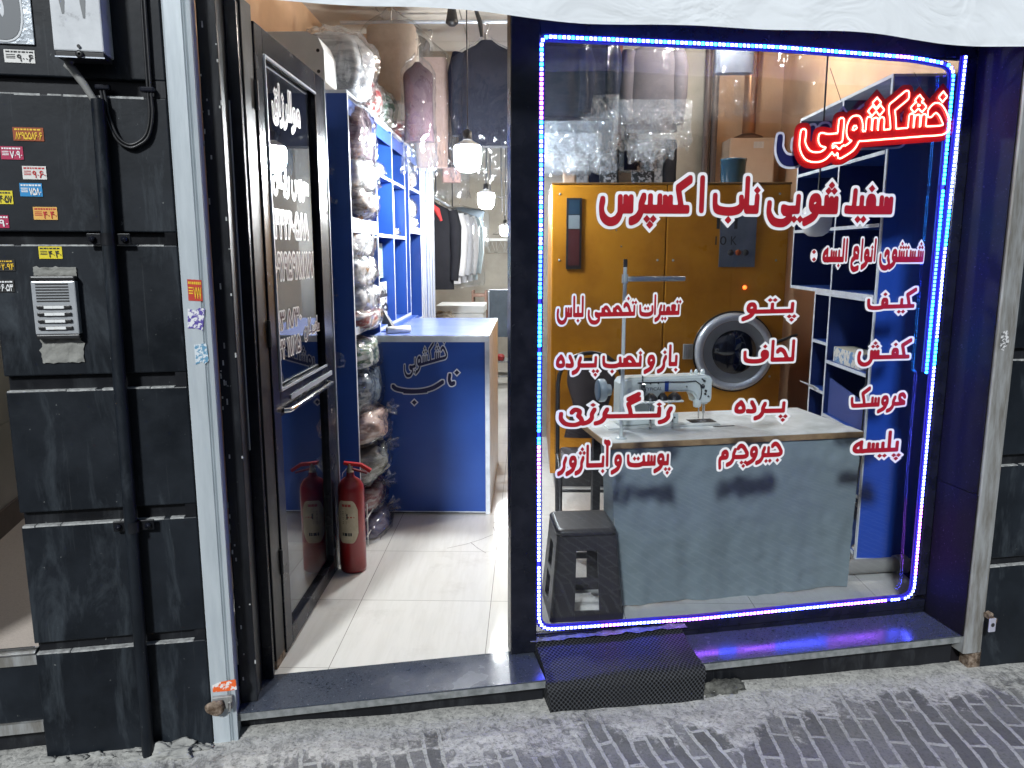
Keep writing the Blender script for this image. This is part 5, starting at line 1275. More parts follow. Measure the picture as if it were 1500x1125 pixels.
MB().tube([p + Vector((-.02, .06, 0)), W(-.96, 6.58, 2.30)], .012, 8).build("bracket", M_white, t)

# ---------------------------------------------------------------- hanging clothes
M_suit = pm("navy suiting", (.007, .008, .018), .85, spec=.08, c2=(.012, .013, .025), nscale=12)
def cloth1(n, c, k=.82): return pm(n, c, .85, spec=.12, c2=tuple(x * k for x in c), nscale=9, bscale=70, bstr=.12)
M_beige, M_shirt, M_blk, M_grey = cloth1("beige wool", (.45, .36, .29)), cloth1("pale shirting", (.60, .59, .60)), cloth1("black wool", (.014, .014, .017)), cloth1("grey jersey", (.10, .12, .14))
def garment_rings(c, hw, hd, H, ang=0, seed=0, profile=None, fold=.18, n=36, m=22):
    prof = profile or [(0, .20), (.03, .26), (.07, .62), (.12, .93), (.18, 1.0), (.45, .92), (.75, .95), (1.0, 1.0)]
    ca, sa = math.cos(ang), math.sin(ang); rg = []
    for i in range(m + 1):
        v = i / m; w = np.interp(v, [a for a, _ in prof], [b for _, b in prof]); ring = []
        for k in range(n):
            a = 2 * math.pi * k / n; x = math.copysign(abs(math.cos(a)) ** .7, math.cos(a)) * hw * w; y = math.copysign(abs(math.sin(a)) ** .7, math.sin(a)) * hd * (.5 + .5 * min(1, v * 4))
            f = 1 + fold * v * mnoise.noise(Vector((math.cos(a) * 3 * hw * 5, math.sin(a) * 2 + seed, v * 1.2 + seed)))
            y *= f; x *= 1 + .04 * mnoise.noise(Vector((v * 3, seed, math.sin(a))))
            ring.append(c + Vector((x * ca - y * sa, x * sa + y * ca, -v * H)))
        rg.append(ring)
    return rg
def hook(mb, c, k=.12):
    mb.tube([c + Vector((0, 0, -.01)), c + Vector((0, 0, k * .5)), c + Vector((.018, 0, k * .75)), c + Vector((.01, 0, k)), c + Vector((-.012, 0, k * .95))], .003, 6)
def bag(c, hw, hd, H, seed, ang=0, mat=None, flare=1.0):
    pr = [(0, .12), (.04, .3), (.10, .80), (.16, 1.02), (.5, 1.02), (1.0, 1.02 * flare)]
    rg = garment_rings(c + Vector((0, 0, .02)), hw * 1.04, hd * 1.25 + .012, H, ang, seed + 5, pr, .8, 64, 44)
    for i, r_ in enumerate(rg):
        q = i / (len(rg) - 1)
        for k, p in enumerate(r_):
            p.z += .03 * mnoise.noise(Vector((k * .9, i * .3, seed))) * (1 if i == len(rg) - 1 else .3)
            a_ = .006 + .022 * max(0, q - .55) / .45; p += Vector((a_, a_, 0)) * (mnoise.noise(p * 16 + Vector((seed, 0, 0))) + .7 * mnoise.noise(p * 34 + Vector((0, seed, 0))))
    return MB().rings(rg, False)
def jacket(c, hw, H, mat, label, grp=None, ang=0, seed=0, sleeves=True, bagged=True, hd=.065, extra=0.22, collar=None):
    c = Vector(c); t = thing("hanging_jacket", label, "jacket", c - Vector((0, 0, H)), grp)
    MB().rings(garment_rings(c, hw * .9, hd, H, ang, seed)).build("jacket_body", mat, t)
    d = Vector((math.cos(ang), math.sin(ang), 0))
    if sleeves:
        for s in (-1, 1):
            e = c + d * s * hw * .84
            MB().tube([e + Vector((0, 0, -H * .12)), e + d * s * hw * .12 + Vector((0, -.01, -H * .3)), e + d * s * hw * .13 + Vector((0, -.02, -H * .6)), e + d * s * hw * .06 + Vector((0, -.04, -H * .9))], [.055, .062, .052, .042], 14).build("sleeve", mat, t)
    if collar:
        MB().tube([c + d * -.07 + Vector((0, -.03, -.0)), c + Vector((0, -.055, -.04)), c + d * .09 + Vector((0, -.06, -.10)), c + d * .13 + Vector((0, -.06, -.2))], [.03, .034, .03, .012], 10).build("collar", collar, t)
    mb = MB(); hook(mb, c); mb.build("hanger_hook", M_chrome, t)
    if bagged: bag(c, hw * (1.08 if sleeves else 1), hd + .02, H + extra, seed, ang).build("clear_bag", M_film, t)
    return t
GA = "clothes in clear bags hanging from the ceiling"
p = at_y(713, 60, 5.9); jacket((p.x + .0, 5.9, p.z), .235, .74, M_suit, "dark navy suit jacket in a clear bag above the nearest lit bulb", GA, 0, 1.3, True, True, .07, .26)
t = thing("hook_strap", "black strap and hook holding the navy suit from the ceiling", "hook", at_y(702, 60, 5.88))
MB().tube([at_y(697, 14, 5.9), at_y(703, 32, 5.88), at_y(706, 54, 5.88)], [.014, .018, .012], 8).build("strap", M_dark, t)
def slab(c, hw, hd, H, seed, taper=1.0): 
    pr = [(0, .9), (.03, 1.0), (.5, 1.0), (1, taper)]
    return MB().rings(garment_rings(Vector(c), hw, hd, H, 0, seed, pr, .35, 36, 20))
t = thing("folded_trousers", "beige trousers folded over a hanger in clear plastic above the left shelves", "trousers", at_y(570, 155, 5.7)); p = at_y(573, 36, 5.7)
slab((p.x, 5.7, p.z), .175, .05, .52, 2.2, 1.12).build("trouser_leg", M_beige, t)
slab((p.x + .05, 5.77, p.z - .03), .13, .03, .60, 4.2, 1.0).build("trouser_lining", cloth1("cream cloth", (.50, .44, .37)), t)
mb = MB(); hook(mb, Vector((p.x, 5.7, p.z)), .16); mb.build("hanger_hook", M_chrome, t); bag(Vector((p.x, 5.7, p.z + .08)), .20, .075, .85, 2.5).build("clear_bag", M_film, t)
t = thing("folded_trousers", "pale apricot trousers hanging behind the beige pair at the wall", "trousers", at_y(528, 155, 6.0)); p = at_y(530, 40, 6.0)
slab((p.x, 6.0, p.z - .05), .12, .04, .55, 7.2).build("trouser_leg", cloth1("apricot cloth", (.48, .32, .22)), t)
p = at_y(630, 60, 6.1); c = Vector((p.x, 6.1, p.z - .12))
t = thing("hanging_garment", "pink and cream garment in a long crumpled clear bag between the trousers and the suit", "garment", c - Vector((0, 0, 1)), GA)
slab(c, .13, .05, .80, 3.3, .9).build("garment_body", cloth1("dusty pink cloth", (.42, .30, .26)), t); bag(c + Vector((0, 0, .1)), .17, .08, .98, 6.1).build("clear_bag", M_film2, t); mb = MB(); hook(mb, c + Vector((0, 0, .08))); mb.build("hanger_hook", M_chrome, t)
p = at_y(652, 110, 6.5); c = Vector((p.x, 6.5, p.z))
t = thing("hanging_garment", "dark brown garment with shiny amber plastic left of the navy suit", "garment", c - Vector((0, 0, .8)), GA)
slab(c, .13, .05, .72, 5.3, 1.1).build("garment_body", cloth1("dark brown cloth", (.035, .022, .022)), t); bag(c + Vector((.03, -.02, .06)), .15, .07, .80, 8.1).build("clear_bag", M_film2, t); mb = MB(); hook(mb, c + Vector((0, 0, .05))); mb.build("hanger_hook", M_chrome, t)
p = at_y(640, 210, 7.6); c = Vector((p.x, 7.6, p.z))
t = thing("hanging_garment", "black and pink garments in crumpled plastic behind the security camera", "garment", c - Vector((0, 0, .6)), GA)
slab(c, .20, .06, .18, 9.3, 1.0).build("garment_body", M_blk, t); slab(c + Vector((.13, .05, -.06)), .09, .04, .30, 9.9).build("pink_garment", cloth1("pink cloth", (.55, .34, .30)), t); bag(c + Vector((.05, 0, .05)), .24, .09, .58, 3.9).build("clear_bag", M_film2, t)
for k, (px, py, Y, hw, H, mt, lb) in enumerate(((600, 45, 6.4, .16, .62, cloth1("ash cloth", (.25, .22, .20)), "ash grey garment in plastic behind the beige trousers"), (612, 92, 5.3, .10, .50, cloth1("plum cloth", (.07, .04, .05)), "dark plum garment in a shiny bag right of the beige trousers"),
        (640, 60, 7.2, .22, .75, cloth1("sand cloth", (.36, .28, .20)), "sand coloured coat in plastic far behind the pink garment"), (736, 75, 7.6, .22, .70, cloth1("smoke cloth", (.10, .10, .12)), "smoke grey jacket in plastic behind the navy suit jacket"))):
    p = at_y(px, py, Y); c = Vector((p.x, Y, p.z)); t = thing("hanging_garment", lb, "garment", c - Vector((0, 0, H)), GA)
    MB().rings(garment_rings(c, hw, .055, H, 0, 30.0 + k)).build("garment_body", mt, t); bag(c + Vector((0, 0, .04)), hw * 1.05, .07, H + .26, 31.0 + k).build("clear_bag", M_film2, t); mb = MB(); hook(mb, c + Vector((0, 0, .03))); mb.build("hanger_hook", M_chrome, t)
MB().tube([W(-1.4, 6.0, 3.27), W(-.05, 6.0, 3.27)], .014, 8).build("ceiling_rail", M_steel, None, "steel rail under the ceiling carrying the bagged clothes above the doorway", "rail")
# the rail at the left of the passage
t = thing("clothes_rail", "steel clothes rail running back along the left of the passage", "clothes rail", W(-.98, 8.7, 2.1))
MB().tube([W(-1.0, 7.0, 2.17), W(-1.0, 10.4, 2.17)], .014, 10).build("rail", M_steel, t)
mb = MB()
for y in (7.5, 8.4, 10.2): mb.tube([W(-1.0, y, 2.17), W(-1.0, y, 3.349)], .008, 8)
mb.build_each("drop_rod", M_dark, t)
jacket((-.98, 7.62, 2.10), .27, .86, M_blk, "black jacket with a red collar on the clothes rail, nearest of the row", None, 0, 4.1, True, False, .07, 0, pm("red collar cloth", (.45, .03, .03), .8))
for k, (y, mt, lb) in enumerate(((8.05, M_shirt, "pale grey shirt on the clothes rail right behind the black jacket"), (8.35, cloth1("grey white shirting", (.52, .51, .53)), "grey white shirt second behind the black jacket"), (8.75, M_shirt, "pale shirt in clear plastic in the middle of the clothes rail"), (9.15, cloth1("blue grey shirting", (.36, .42, .44)), "blue grey shirt in plastic toward the back of the clothes rail"))):
    jacket((-.98 + .02 * k, y, 2.08), .30 + .015 * k, .80, mt, lb, "shirts on the clothes rail", 0, y, True, k > 0, .06, .08)
jacket((-.86, 9.7, 2.15), .34, .30, M_grey, "dark grey crumpled top in plastic at the far end of the clothes rail", "shirts on the clothes rail", 0, 2.9, False, True, .07, .2)
# far wall
t = thing("hanger_rail", "white slotted rail with many thin wire hangers on the far wall", "hanger rail", W(-.3, 11.1, 1.5))
mb = MB(); mb.bevbox(-.85, -.03, 11.12, 11.16, 1.76, 1.80, W, .004); mb.build("rail", M_white, t)
mb = MB()
for k in range(12):
    x = -.78 + k * .062; a = random.uniform(-.6, .6); d = Vector((math.cos(a + 1.2), -abs(math.sin(a + 1.2)) * .5, 0)); c = W(x, 11.09, 1.745)
    mb.tube([c + Vector((0, 0, .02)), c, c + d * .16 + Vector((0, 0, -.14)), c - d * .16 + Vector((0, 0, -.15)), c], .0035, 5)
mb.build_each("wire_hanger", pm("pale wire", (.5, .5, .48), .4, .5), t)
p = at_y(739, 352, 8.9); t = thing("wire_hanger", "single wire hanger hanging from the cable hook near the farthest bulb", "hanger", p)
MB().tube([at_y(739, 316, 8.9), at_y(739, 332, 8.9), at_y(722, 343, 8.9), at_y(757, 344, 8.9), at_y(739, 332, 8.9)], .004, 6).build("wire", M_dark, t)
t = thing("chest_freezer", "white chest with a flat lid behind the counter at the end of the passage", "chest", W(-.8, 9.6, 0))
x0, x1 = at_y(640, 460, 9.3).x, at_y(708, 460, 9.3).x; z1 = at_y(680, 447, 9.3).z
MB().bevbox(x0, x1, 9.3, 9.9, 0, z1 - .10, W, .012).build("body", M_white, t); MB().bevbox(x0 - .012, x1 + .012, 9.285, 9.91, z1 - .098, z1, W, .012).build("lid", M_white, t)
p = at_y(650, 468, 8.8); t = thing("cloth_scraps", "heap of pale crumpled scraps on the floor cart in front of the white chest", "scraps", p - Vector((0, 0, .2)))
mb = MB(); v, f = blob(p + Vector((0, 0, -.02)), .11, .08, .10, 3.3, .6, 3); mb.add(v, f, True); mb.build("cloth", cloth_mat('cream', *cs['cream']), t)
MB().box(p.x - .12, p.x + .12, 8.7, 8.95, 0, p.z - .11).build("cart_box", M_dark, t)
x0, x1 = at_y(692, 450, 10.3).x, at_y(713, 450, 10.3).x
t = thing("wooden_crate", "reddish wooden crate rack standing beside the white chest", "crate", W((x0 + x1) / 2, 10.3, 0)); mb = MB(); wd = pm("reddish wood", (.22, .12, .09), .7, c2=(.3, .2, .16), nscale=20)
for z in (.3, .55, .8, 1.02): mb.bevbox(x0, x1, 10.2, 10.5, z, z + .035, W, .003)
for x in (x0, x1 - .02): mb.bevbox(x - .003, x + .023, 10.195, 10.505, 0, 1.10, W, .003)
mb.build_each("slat", wd, t)
# drying rack with trousers, at the right of the passage
xa, zt = at_y(718, 424, 8.6).x, at_y(730, 424, 8.6).z
t = thing("drying_rack", "drying rack at the end of the passage behind the counter", "rack", W(-.1, 8.6, 0)); mb = MB()
for y in (8.5, 8.8): mb.tube([W(xa - .02, y, zt - .02), W(-.03, y, zt - .02)], .01, 8)
for x in (xa - .01, -.05): mb.tube([W(x, 8.5, 0), W(x, 8.5, zt - .02)], .01, 8); mb.tube([W(x, 8.8, 0), W(x, 8.8, zt - .02)], .01, 8)
mb.build_each("tube", M_steel, t)
def drape(x0, x1, y, zt, L, seed): 
    def f(i, j):
        s = (j - .5) * 2; x = x0 + (x1 - x0) * i + .012 * mnoise.noise(Vector((j * 3, i * 2, seed)))
        yy = y + (.05 + .02 * mnoise.noise(Vector((i * 6, j * 2, seed)))) * (1 if s > 0 else -1) * min(1, abs(s) * 6); return W(x, yy, zt - L * max(0, abs(s) - .08))
    return MB().grid(f, 16, 40)
t = thing("draped_trousers", "grey trousers draped over the drying rack", "trousers", W(xa + .1, 8.5, zt - .6)); drape(xa, xa + .20, 8.5, zt, .56, 1.0).build("trouser_leg", M_grey, t)
t = thing("draped_shirt", "white shirt draped over the drying rack next to the grey trousers", "shirt", W(-.05, 8.5, zt - .3)); drape(xa + .205, -.03, 8.47, zt - .02, .30, 5.0).build("shirt_cloth", M_shirt, t)
t = thing("shoe_rack", "low shoe rack with red and black shoes under the drying rack", "shoe rack", W(-.2, 9.2, 0)); mb = MB()
for z in (.12, .30): mb.bevbox(-.42, -.03, 9.1, 9.4, z, z + .02, W, .003)
for x in (-.42, -.05): mb.bevbox(x, x + .02, 9.095, 9.405, 0, .42, W, .003)
mb.build("frame", M_rail2, t)
for x, mt, lb in ((-.34, pm("red leather", (.35, .02, .02), .4), "red shoe on the low rack under the grey trousers"), (-.2, M_dark, "black shoe on the low rack under the grey trousers")):
    mb = MB(); v, f = blob(W(x, 9.18, .355), .045, .11, .035, x, .15, 1.5); mb.add(v, f, True); mb.build("shoe", mt, None, lb, "shoe")
# ================================================================ behind the shop window
def latin(text, T, a0, a1, z, h, mat, parent, name="lettering"):
    c = bpy.data.curves.new("t", 'FONT'); c.body = text; c.size = 1; o = bpy.data.objects.new("t", c); me = bpy.data.meshes.new_from_object(o)
    xs = [v.co.x for v in me.vertices]; ys = [v.co.y for v in me.vertices]; mx, Mx, my, My = min(xs), max(xs), min(ys), max(ys)
    mb = MB(); mb.add([T(a0 + (v.co.x - mx) / (Mx - mx) * (a1 - a0), z + (v.co.y - my) / (My - my) * h, .0008) for v in me.vertices], [tuple(p.vertices) for p in me.polygons])
    bpy.data.objects.remove(o); bpy.data.curves.remove(c); bpy.data.meshes.remove(me)
    return mb.build(name, mat, parent, fix=False)

# ---------------------------------------------------------------- orange washing machine
MY = 5.08
t = thing("washing_machine", "large orange industrial washing machine with a round steel door behind the sewing table", "washing machine", W(.95, 5.6, 0))
mx0 = at_y(808, 400, MY).x; mzt = at_y(980, 270, MY).z
xs_ = at_y(974, 400, MY).x
mb = MB(); mb.bevbox(mx0, xs_ - .0015, MY, 6.15, .11, mzt, W, .006); mb.bevbox(xs_ + .0015, 1.67, MY, 6.15, .11, mzt, W, .006); mb.build("body_panel", M_orange, t)
MB().box(mx0 + .04, 1.63, MY + .06, 6.1, 0, .109).build("plinth", M_dark, t)
MB().bevbox(mx0 - .003, 1.673, MY - .006, 6.155, mzt + .0005, mzt + .012, W, .003).build("top_trim", pm("brown trim", (.16, .08, .02), .4), t)
p = at_y(1074, 515, MY).copy(); PD = p; rd = (at_y(1132, 515, MY).x - at_y(1017, 515, MY).x) / 2
MB().lathe([(rd * .80, .03), (rd * .88, .045), (rd * .97, .038), (rd, .02), (rd * 1.0, -.0)], p, (0, -1, 0), 48).build("door_ring", M_steel, t)
MB().lathe([(rd * 1.005, 0), (rd * 1.02, .010), (rd * 1.045, .001)], p, (0, -1, 0), 48).build("door_gasket", M_dark, t)
MB().lathe([(0, .022), (rd * .45, .022), (rd * .62, .026), (rd * .795, .032)], p, (0, -1, 0), 48).build("inner_ring", pm("grey ring", (.24, .26, .28), .35), t)
MB().lathe([(0, .050), (rd * .3, .046), (rd * .50, .036), (rd * .56, .0265)], p, (0, -1, 0), 40).build("door_glass", pm("dark glass", (.006, .008, .018), .06, coat=.6), t)
a, b_ = at_y(1133, 503, MY - .05), at_y(1168, 490, MY - .05); mb = MB(); mb.tube([a + Vector((-.02, .045, -.01)), a, b_], [.012, .012, .008], 8); mb.build("door_handle", M_dark, t)
q0, q1 = at_y(830, 290, MY), at_y(851, 394, MY)
MB().bevbox(q0.x, q1.x, MY - .008, MY - .0005, q1.z, q0.z, W, .002).build("gauge_frame", M_dark, t)
mb = MB(); w_ = q1.x - q0.x; hz = q0.z - q1.z
MB().box(q0.x + w_ * .14, q1.x - w_ * .14, MY - .0095, MY - .0085, q1.z + hz * .57, q0.z - hz * .24).build("gauge_label", pm("gauge grey", (.20, .24, .26), .4), t)
MB().box(q0.x + w_ * .14, q1.x - w_ * .14, MY - .0095, MY - .0085, q0.z - hz * .23, q0.z - hz * .03).build("gauge_blue", pm("gauge teal", (.02, .045, .075), .3), t)
MB().box(q0.x + w_ * .14, q1.x - w_ * .14, MY - .0095, MY - .0085, q1.z + hz * .05, q1.z + hz * .56).build("gauge_red", pm("gauge red", (.07, .02, .02), .3), t)
q0, q1 = at_y(1056, 306, MY), at_y(1105, 391, MY)
pl = MB().bevbox(q0.x, q1.x, MY - .005, MY - .0005, q1.z, q0.z, W, .001).build("control_plate", pm("grey plate", (.13, .15, .18), .35, .4, c2=(.17, .19, .22), nscale=8), t)
def TM(a_, z, d): return W(a_, MY - .0052 - d, z)
latin("M", TM, at_y(1064, 0, MY).x, at_y(1096, 0, MY).x, at_y(0, 336, MY).z, .115, M_ink, pl)
latin("10", TM, at_y(1063, 0, MY).x, at_y(1080, 0, MY).x, at_y(0, 359, MY).z, .055, M_ink, pl); latin("K", TM, at_y(1087, 0, MY).x, at_y(1096, 0, MY).x, at_y(0, 359, MY).z, .055, M_ink, pl)
for xx, mt in ((1070, M_ink), (1081, pm("orange lens", (.25, .05, .01), .3)), (1092, M_ink)):
    c = at_y(xx, 370, MY); MB().lathe([(.0, .006), (.017, .004), (.02, .0)], Vector((c.x, MY - .0052, c.z)), (0, -1, 0), 14).build("indicator", mt, pl)
c = at_y(1091, 421, MY); MB().lathe([(0, .012), (.010, .009), (.013, 0)], Vector((c.x, MY, c.z)), (0, -1, 0), 14).build("pilot_lamp", emis("lit pilot lamp", (1.0, .13, .02), 6), t)
mb = MB()
for (xx, yy) in ((910, 361), (893, 336), (903, 337)):
    c = at_y(xx, yy, MY); mb.lathe([(0, .003), (.006, 0)], Vector((c.x, MY, c.z)), (0, -1, 0), 8)
mb.build("rivet", M_chrome, t)
# service panel, hinges and screws of the machine front
mb = MB(); zq = at_y(1000, 540, MY).z
mb.box(xs_ + .05, 1.60, MY - .0008, MY + .001, .30, .304); mb.box(mx0 + .03, xs_ - .03, MY - .0008, MY + .001, zq, zq + .004)
mb.box(mx0 + .03, mx0 + .033, MY - .0008, MY + .001, .25, zq); mb.box(xs_ - .033, xs_ - .03, MY - .0008, MY + .001, .25, zq); mb.box(mx0 + .03, xs_ - .03, MY - .0008, MY + .001, .25, .254)
mb.build("panel_seam", pm("dark seam line", (.06, .025, .004), .7), t)  # thin dark lines mark the panel joints
mb = MB()
for x in (mx0 + .05, xs_ - .05, xs_ + .05, 1.60):
    for z in (.2, zq - .05, zq + .06, 1.55, mzt - .06): mb.lathe([(0, .003), (.007, .002), (.008, 0)], W(x, MY, z), (0, -1, 0), 8)
mb.build("screw", M_rail2, t)
mb = MB(); mb.bevbox(PD.x - rd - .075, PD.x - rd - .01, MY - .022, MY - .0005, PD.z - .05, PD.z + .05, W, .004); mb.build("door_hinge", M_rail2, t)

# ---------------------------------------------------------------- things on and behind the machine
p = at_y(1073, 268, 5.55); r_ = at_y(1091, 268, 5.55).x - p.x
t = thing("bucket", "dark teal plastic bucket standing on the orange machine in front of the heater", "bucket", W(p.x, 5.55, mzt + .013))
zt = at_y(1073, 233, 5.55).z; zb = mzt + .0125
MB().lathe([(0, zb), (r_ * .9, zb), (r_ * .94, zb + .02), (r_ * 1.02, zt - .015), (r_ * 1.06, zt - .012), (r_ * 1.06, zt), (r_ * .98, zt), (r_ * .86, zb + .01), (0, zb + .01)], W(p.x, 5.55, 0), (0, 0, 1), 30).build("pail", pm("teal plastic", (.012, .055, .10), .2, c2=(.016, .07, .12), nscale=4), t)
q0, q1 = at_y(1058, 208, 6.58), at_y(1118, 300, 6.58)
t = thing("water_heater", "pale apricot gas water heater on the wall with a copper flue pipe", "water heater", W((q0.x + q1.x) / 2, 6.5, 1.9))
MB().bevbox(q0.x, q1.x, 6.34, 6.597, 1.62, q0.z, W, .012).build("casing", pm("cream enamel", (.66, .52, .40), .35, c2=(.6, .46, .35), nscale=4), t)
MB().bevbox(q0.x + .19, q0.x + .27, 6.3385, 6.3395, q0.z - .08, q0.z - .03, W, .0003).build("nameplate", M_steel, t)
fx = (q0.x + q1.x) / 2 + .0
MB().tube([W(fx, 6.47, q0.z), W(fx, 6.47, 3.34)], .052, 18).build("flue_pipe", pm("brown copper", (.30, .13, .05), .35, .6, c2=(.2, .09, .04), nscale=9), t)
MB().lathe([(.12, 0), (.115, .02), (.055, .045)], W(fx, 6.47, q0.z + .0005), (0, 0, 1), 20).build("flue_hood", pm("dark copper", (.10, .05, .03), .5, .5), t)
t = thing("wall_pipe", "dark vertical pipes in the corner of the boarded wall left of the heater", "pipe", W(1.4, 6.5, 0)); mb = MB()
for px in (1036, 1047): c = at_y(px, 200, 6.5); mb.tube([W(c.x, 6.54, 0), W(c.x, 6.54, 3.34)], .028, 12)
mb.build_each("pipe", pm("brown pipe", (.10, .075, .07), .45), t)
mb = MB(); q = [at_y(*s, 6.58) for s in ((1032, 175), (1033, 215), (1036, 262))]; mb.tube(q, .007, 6); mb.build("cable", M_dark, None, "black cable hanging down the boarded wall beside the dark pipes", "cable")

def hung(px, py, Y, hw, H, mat, label, seed, bagH=None, hd=.055, film=None, taper=1.0, sl=False):
    p = at_y(px, py, Y); c = Vector((p.x, Y, p.z)); t = thing("hanging_garment", label, "garment", c - Vector((0, 0, H)), GA2)
    if sl:
        MB().rings(garment_rings(c, hw * .9, hd, H, 0, seed)).build("garment_body", mat, t)
        for s_ in (-1, 1):
            e = c + Vector((s_ * hw * .84, 0, 0)); MB().tube([e + Vector((0, 0, -H * .12)), e + Vector((s_ * hw * .1, -.01, -H * .3)), e + Vector((s_ * hw * .12, -.02, -H * .6)), e + Vector((s_ * hw * .05, -.04, -H * .92))], [.055, .062, .052, .042], 14).build("sleeve", mat, t)
    else: slab(c, hw, hd, H, seed, taper).build("garment_body", mat, t)
    if bagH: bag(c + Vector((0, 0, .07)), hw * 1.05, hd + .015, bagH, seed + 1).build("clear_bag", film or M_film3, t)
    mb = MB(); hook(mb, c + Vector((0, 0, .03)), .14); mb.build("hanger_hook", M_chrome, t); return t
GA2 = "bagged clothes hanging inside behind the shop window"
hung(846, 45, 5.75, .27, .60, M_suit, "dark navy suit jacket with a long empty plastic end at the left of the window", 11.3, .66, .07, M_film, sl=True)
hung(818, 60, 5.45, .20, .50, M_suit, "second dark navy jacket half behind the left window edge", 10.1, .62, .06, M_film, sl=True)
hung(840, 150, 6.0, .30, .36, cloth1("steel blue cloth", (.05, .075, .11)), "steel blue garment in crumpled plastic below the navy suits at the left of the window", 12.7, .60)
hung(800, 150, 6.15, .22, .40, cloth1("slate cloth", (.04, .05, .07)), "slate garment in crumpled plastic at the far left of the window", 12.1, .62)
hung(902, 60, 6.1, .055, .75, cloth1("rust brown cloth", (.14, .06, .04)), "narrow rust brown garment edge beside the orange wooden column", 13.1)
hung(927, 90, 6.2, .05, .80, M_suit, "narrow navy garment edge right of the orange wooden column", 13.9)
hung(958, 60, 5.8, .20, .62, cloth1("mauve grey cloth", (.12, .105, .115)), "mauve grey jacket with big crumpled plastic right of the wooden column", 14.2, .70, .07, M_film, sl=True)
hung(940, 205, 6.3, .18, .20, M_blk, "black garment in crumpled plastic low above the machine", 16.4, .34)
def crumple(px0, px1, py0, py1, Y, seed, label):
    a, b_ = at_y(px0, py0, Y), at_y(px1, py1, Y); t = thing("plastic_bag_end", label, "plastic", W((a.x + b_.x) / 2, Y, b_.z), "crumpled plastic ends of the bagged clothes")
    def f(i, j):
        x = a.x + (b_.x - a.x) * i; z = a.z + (b_.z - a.z) * j + .035 * mnoise.noise(Vector((i * 5, seed, 0))) * j; k = .3 + 1.0 * j
        p = Vector((x * 9, z * 9, seed)); q = p * 2.6
        dy = .05 * mnoise.noise(p) + .035 * (abs(mnoise.noise(q)) - .2) + .02 * abs(mnoise.noise(q * 2.3))
        return W(x + .03 * k * mnoise.noise(p + Vector((7, 3, 1))), Y + dy * k, z + .025 * k * mnoise.noise(q + Vector((1, 9, 2))))
    MB().grid(f, 110, 60, False).build("film", M_film3, t)
crumple(780, 905, 140, 236, 5.55, 1.3, "wide crumpled end of clear plastic below the navy suits")
crumple(790, 880, 195, 246, 5.40, 4.3, "short crumpled plastic end hanging lowest at the left of the window")
crumple(898, 1012, 146, 222, 5.60, 7.7, "wide crumpled end of clear plastic right of the wooden column")
crumple(920, 985, 190, 238, 5.45, 2.9, "small crumpled plastic end above the patterned trousers")
M_pat = pm("patterned cloth", (.012, .014, .018), .8, c2=(.28, .29, .32), nscale=24, lo=.5, hi=.54)
M_pat2 = pm("camouflage cloth", (.05, .055, .07), .8, c2=(.24, .24, .25), nscale=18, lo=.46, hi=.54)
for k, (px, w_, mt, lb) in enumerate(((835, .045, cloth1("tan cloth", (.50, .36, .26)), "tan trouser leg hanging just above the machine at the left"), (853, .05, M_pat2, "grey patterned trouser leg hanging above the machine next to the tan one"), (873, .055, M_suit, "navy trouser leg hanging above the machine"),
                                  (893, .065, M_pat, "black and grey patterned trouser leg hanging above the machine"), (944, .08, M_pat, "black patterned trousers hanging above the machine right of the wooden column"), (965, .055, M_pat2, "grey camouflage trouser leg hanging above the machine"), (982, .045, M_blk, "plain black trouser leg at the right end of the row above the machine"))):
    p = at_y(px, 205, 6.25); c = Vector((p.x, 6.25 + .02 * (k % 3), p.z)); t = thing("trouser_leg", lb, "trousers", c - Vector((0, 0, .6)), "trouser legs hanging above the machine"); slab(c, w_ * 1.15, .045, .62, 20.0 + k).build("leg_cloth", mt, t)
t = hung(1078, 40, 5.6, .13, .30, cloth1("pale blue shirting", (.16, .18, .22)), "pale blue shirt in clear plastic hanging above the water heater", 17.2, .66, .05, M_film2)
t = thing("clear_sheet", "wide hanging sheet of clear plastic right of the pale blue shirt", "plastic sheet", at_y(1150, 172, 5.7)); p0, p1 = at_y(1115, 60, 5.7), at_y(1205, 165, 5.7)
MB().grid(lambda i, j: W(p0.x + (p1.x - p0.x) * i + .01 * mnoise.noise(Vector((j * 5, i * 2, 1))), 5.7 + .04 * math.sin(i * 13) + .03 * mnoise.noise(Vector((i * 8, j * 4, 2))), p0.z + (p1.z + .02 * math.sin(i * 9) - p0.z) * j), 50, 26).build("film", M_film, t)
MB().tube([W(-.15, 5.8, 3.25), W(1.6, 5.8, 3.25)], .014, 8).build("ceiling_rail", M_steel, None, "steel rail under the ceiling carrying the clothes behind the window", "rail")

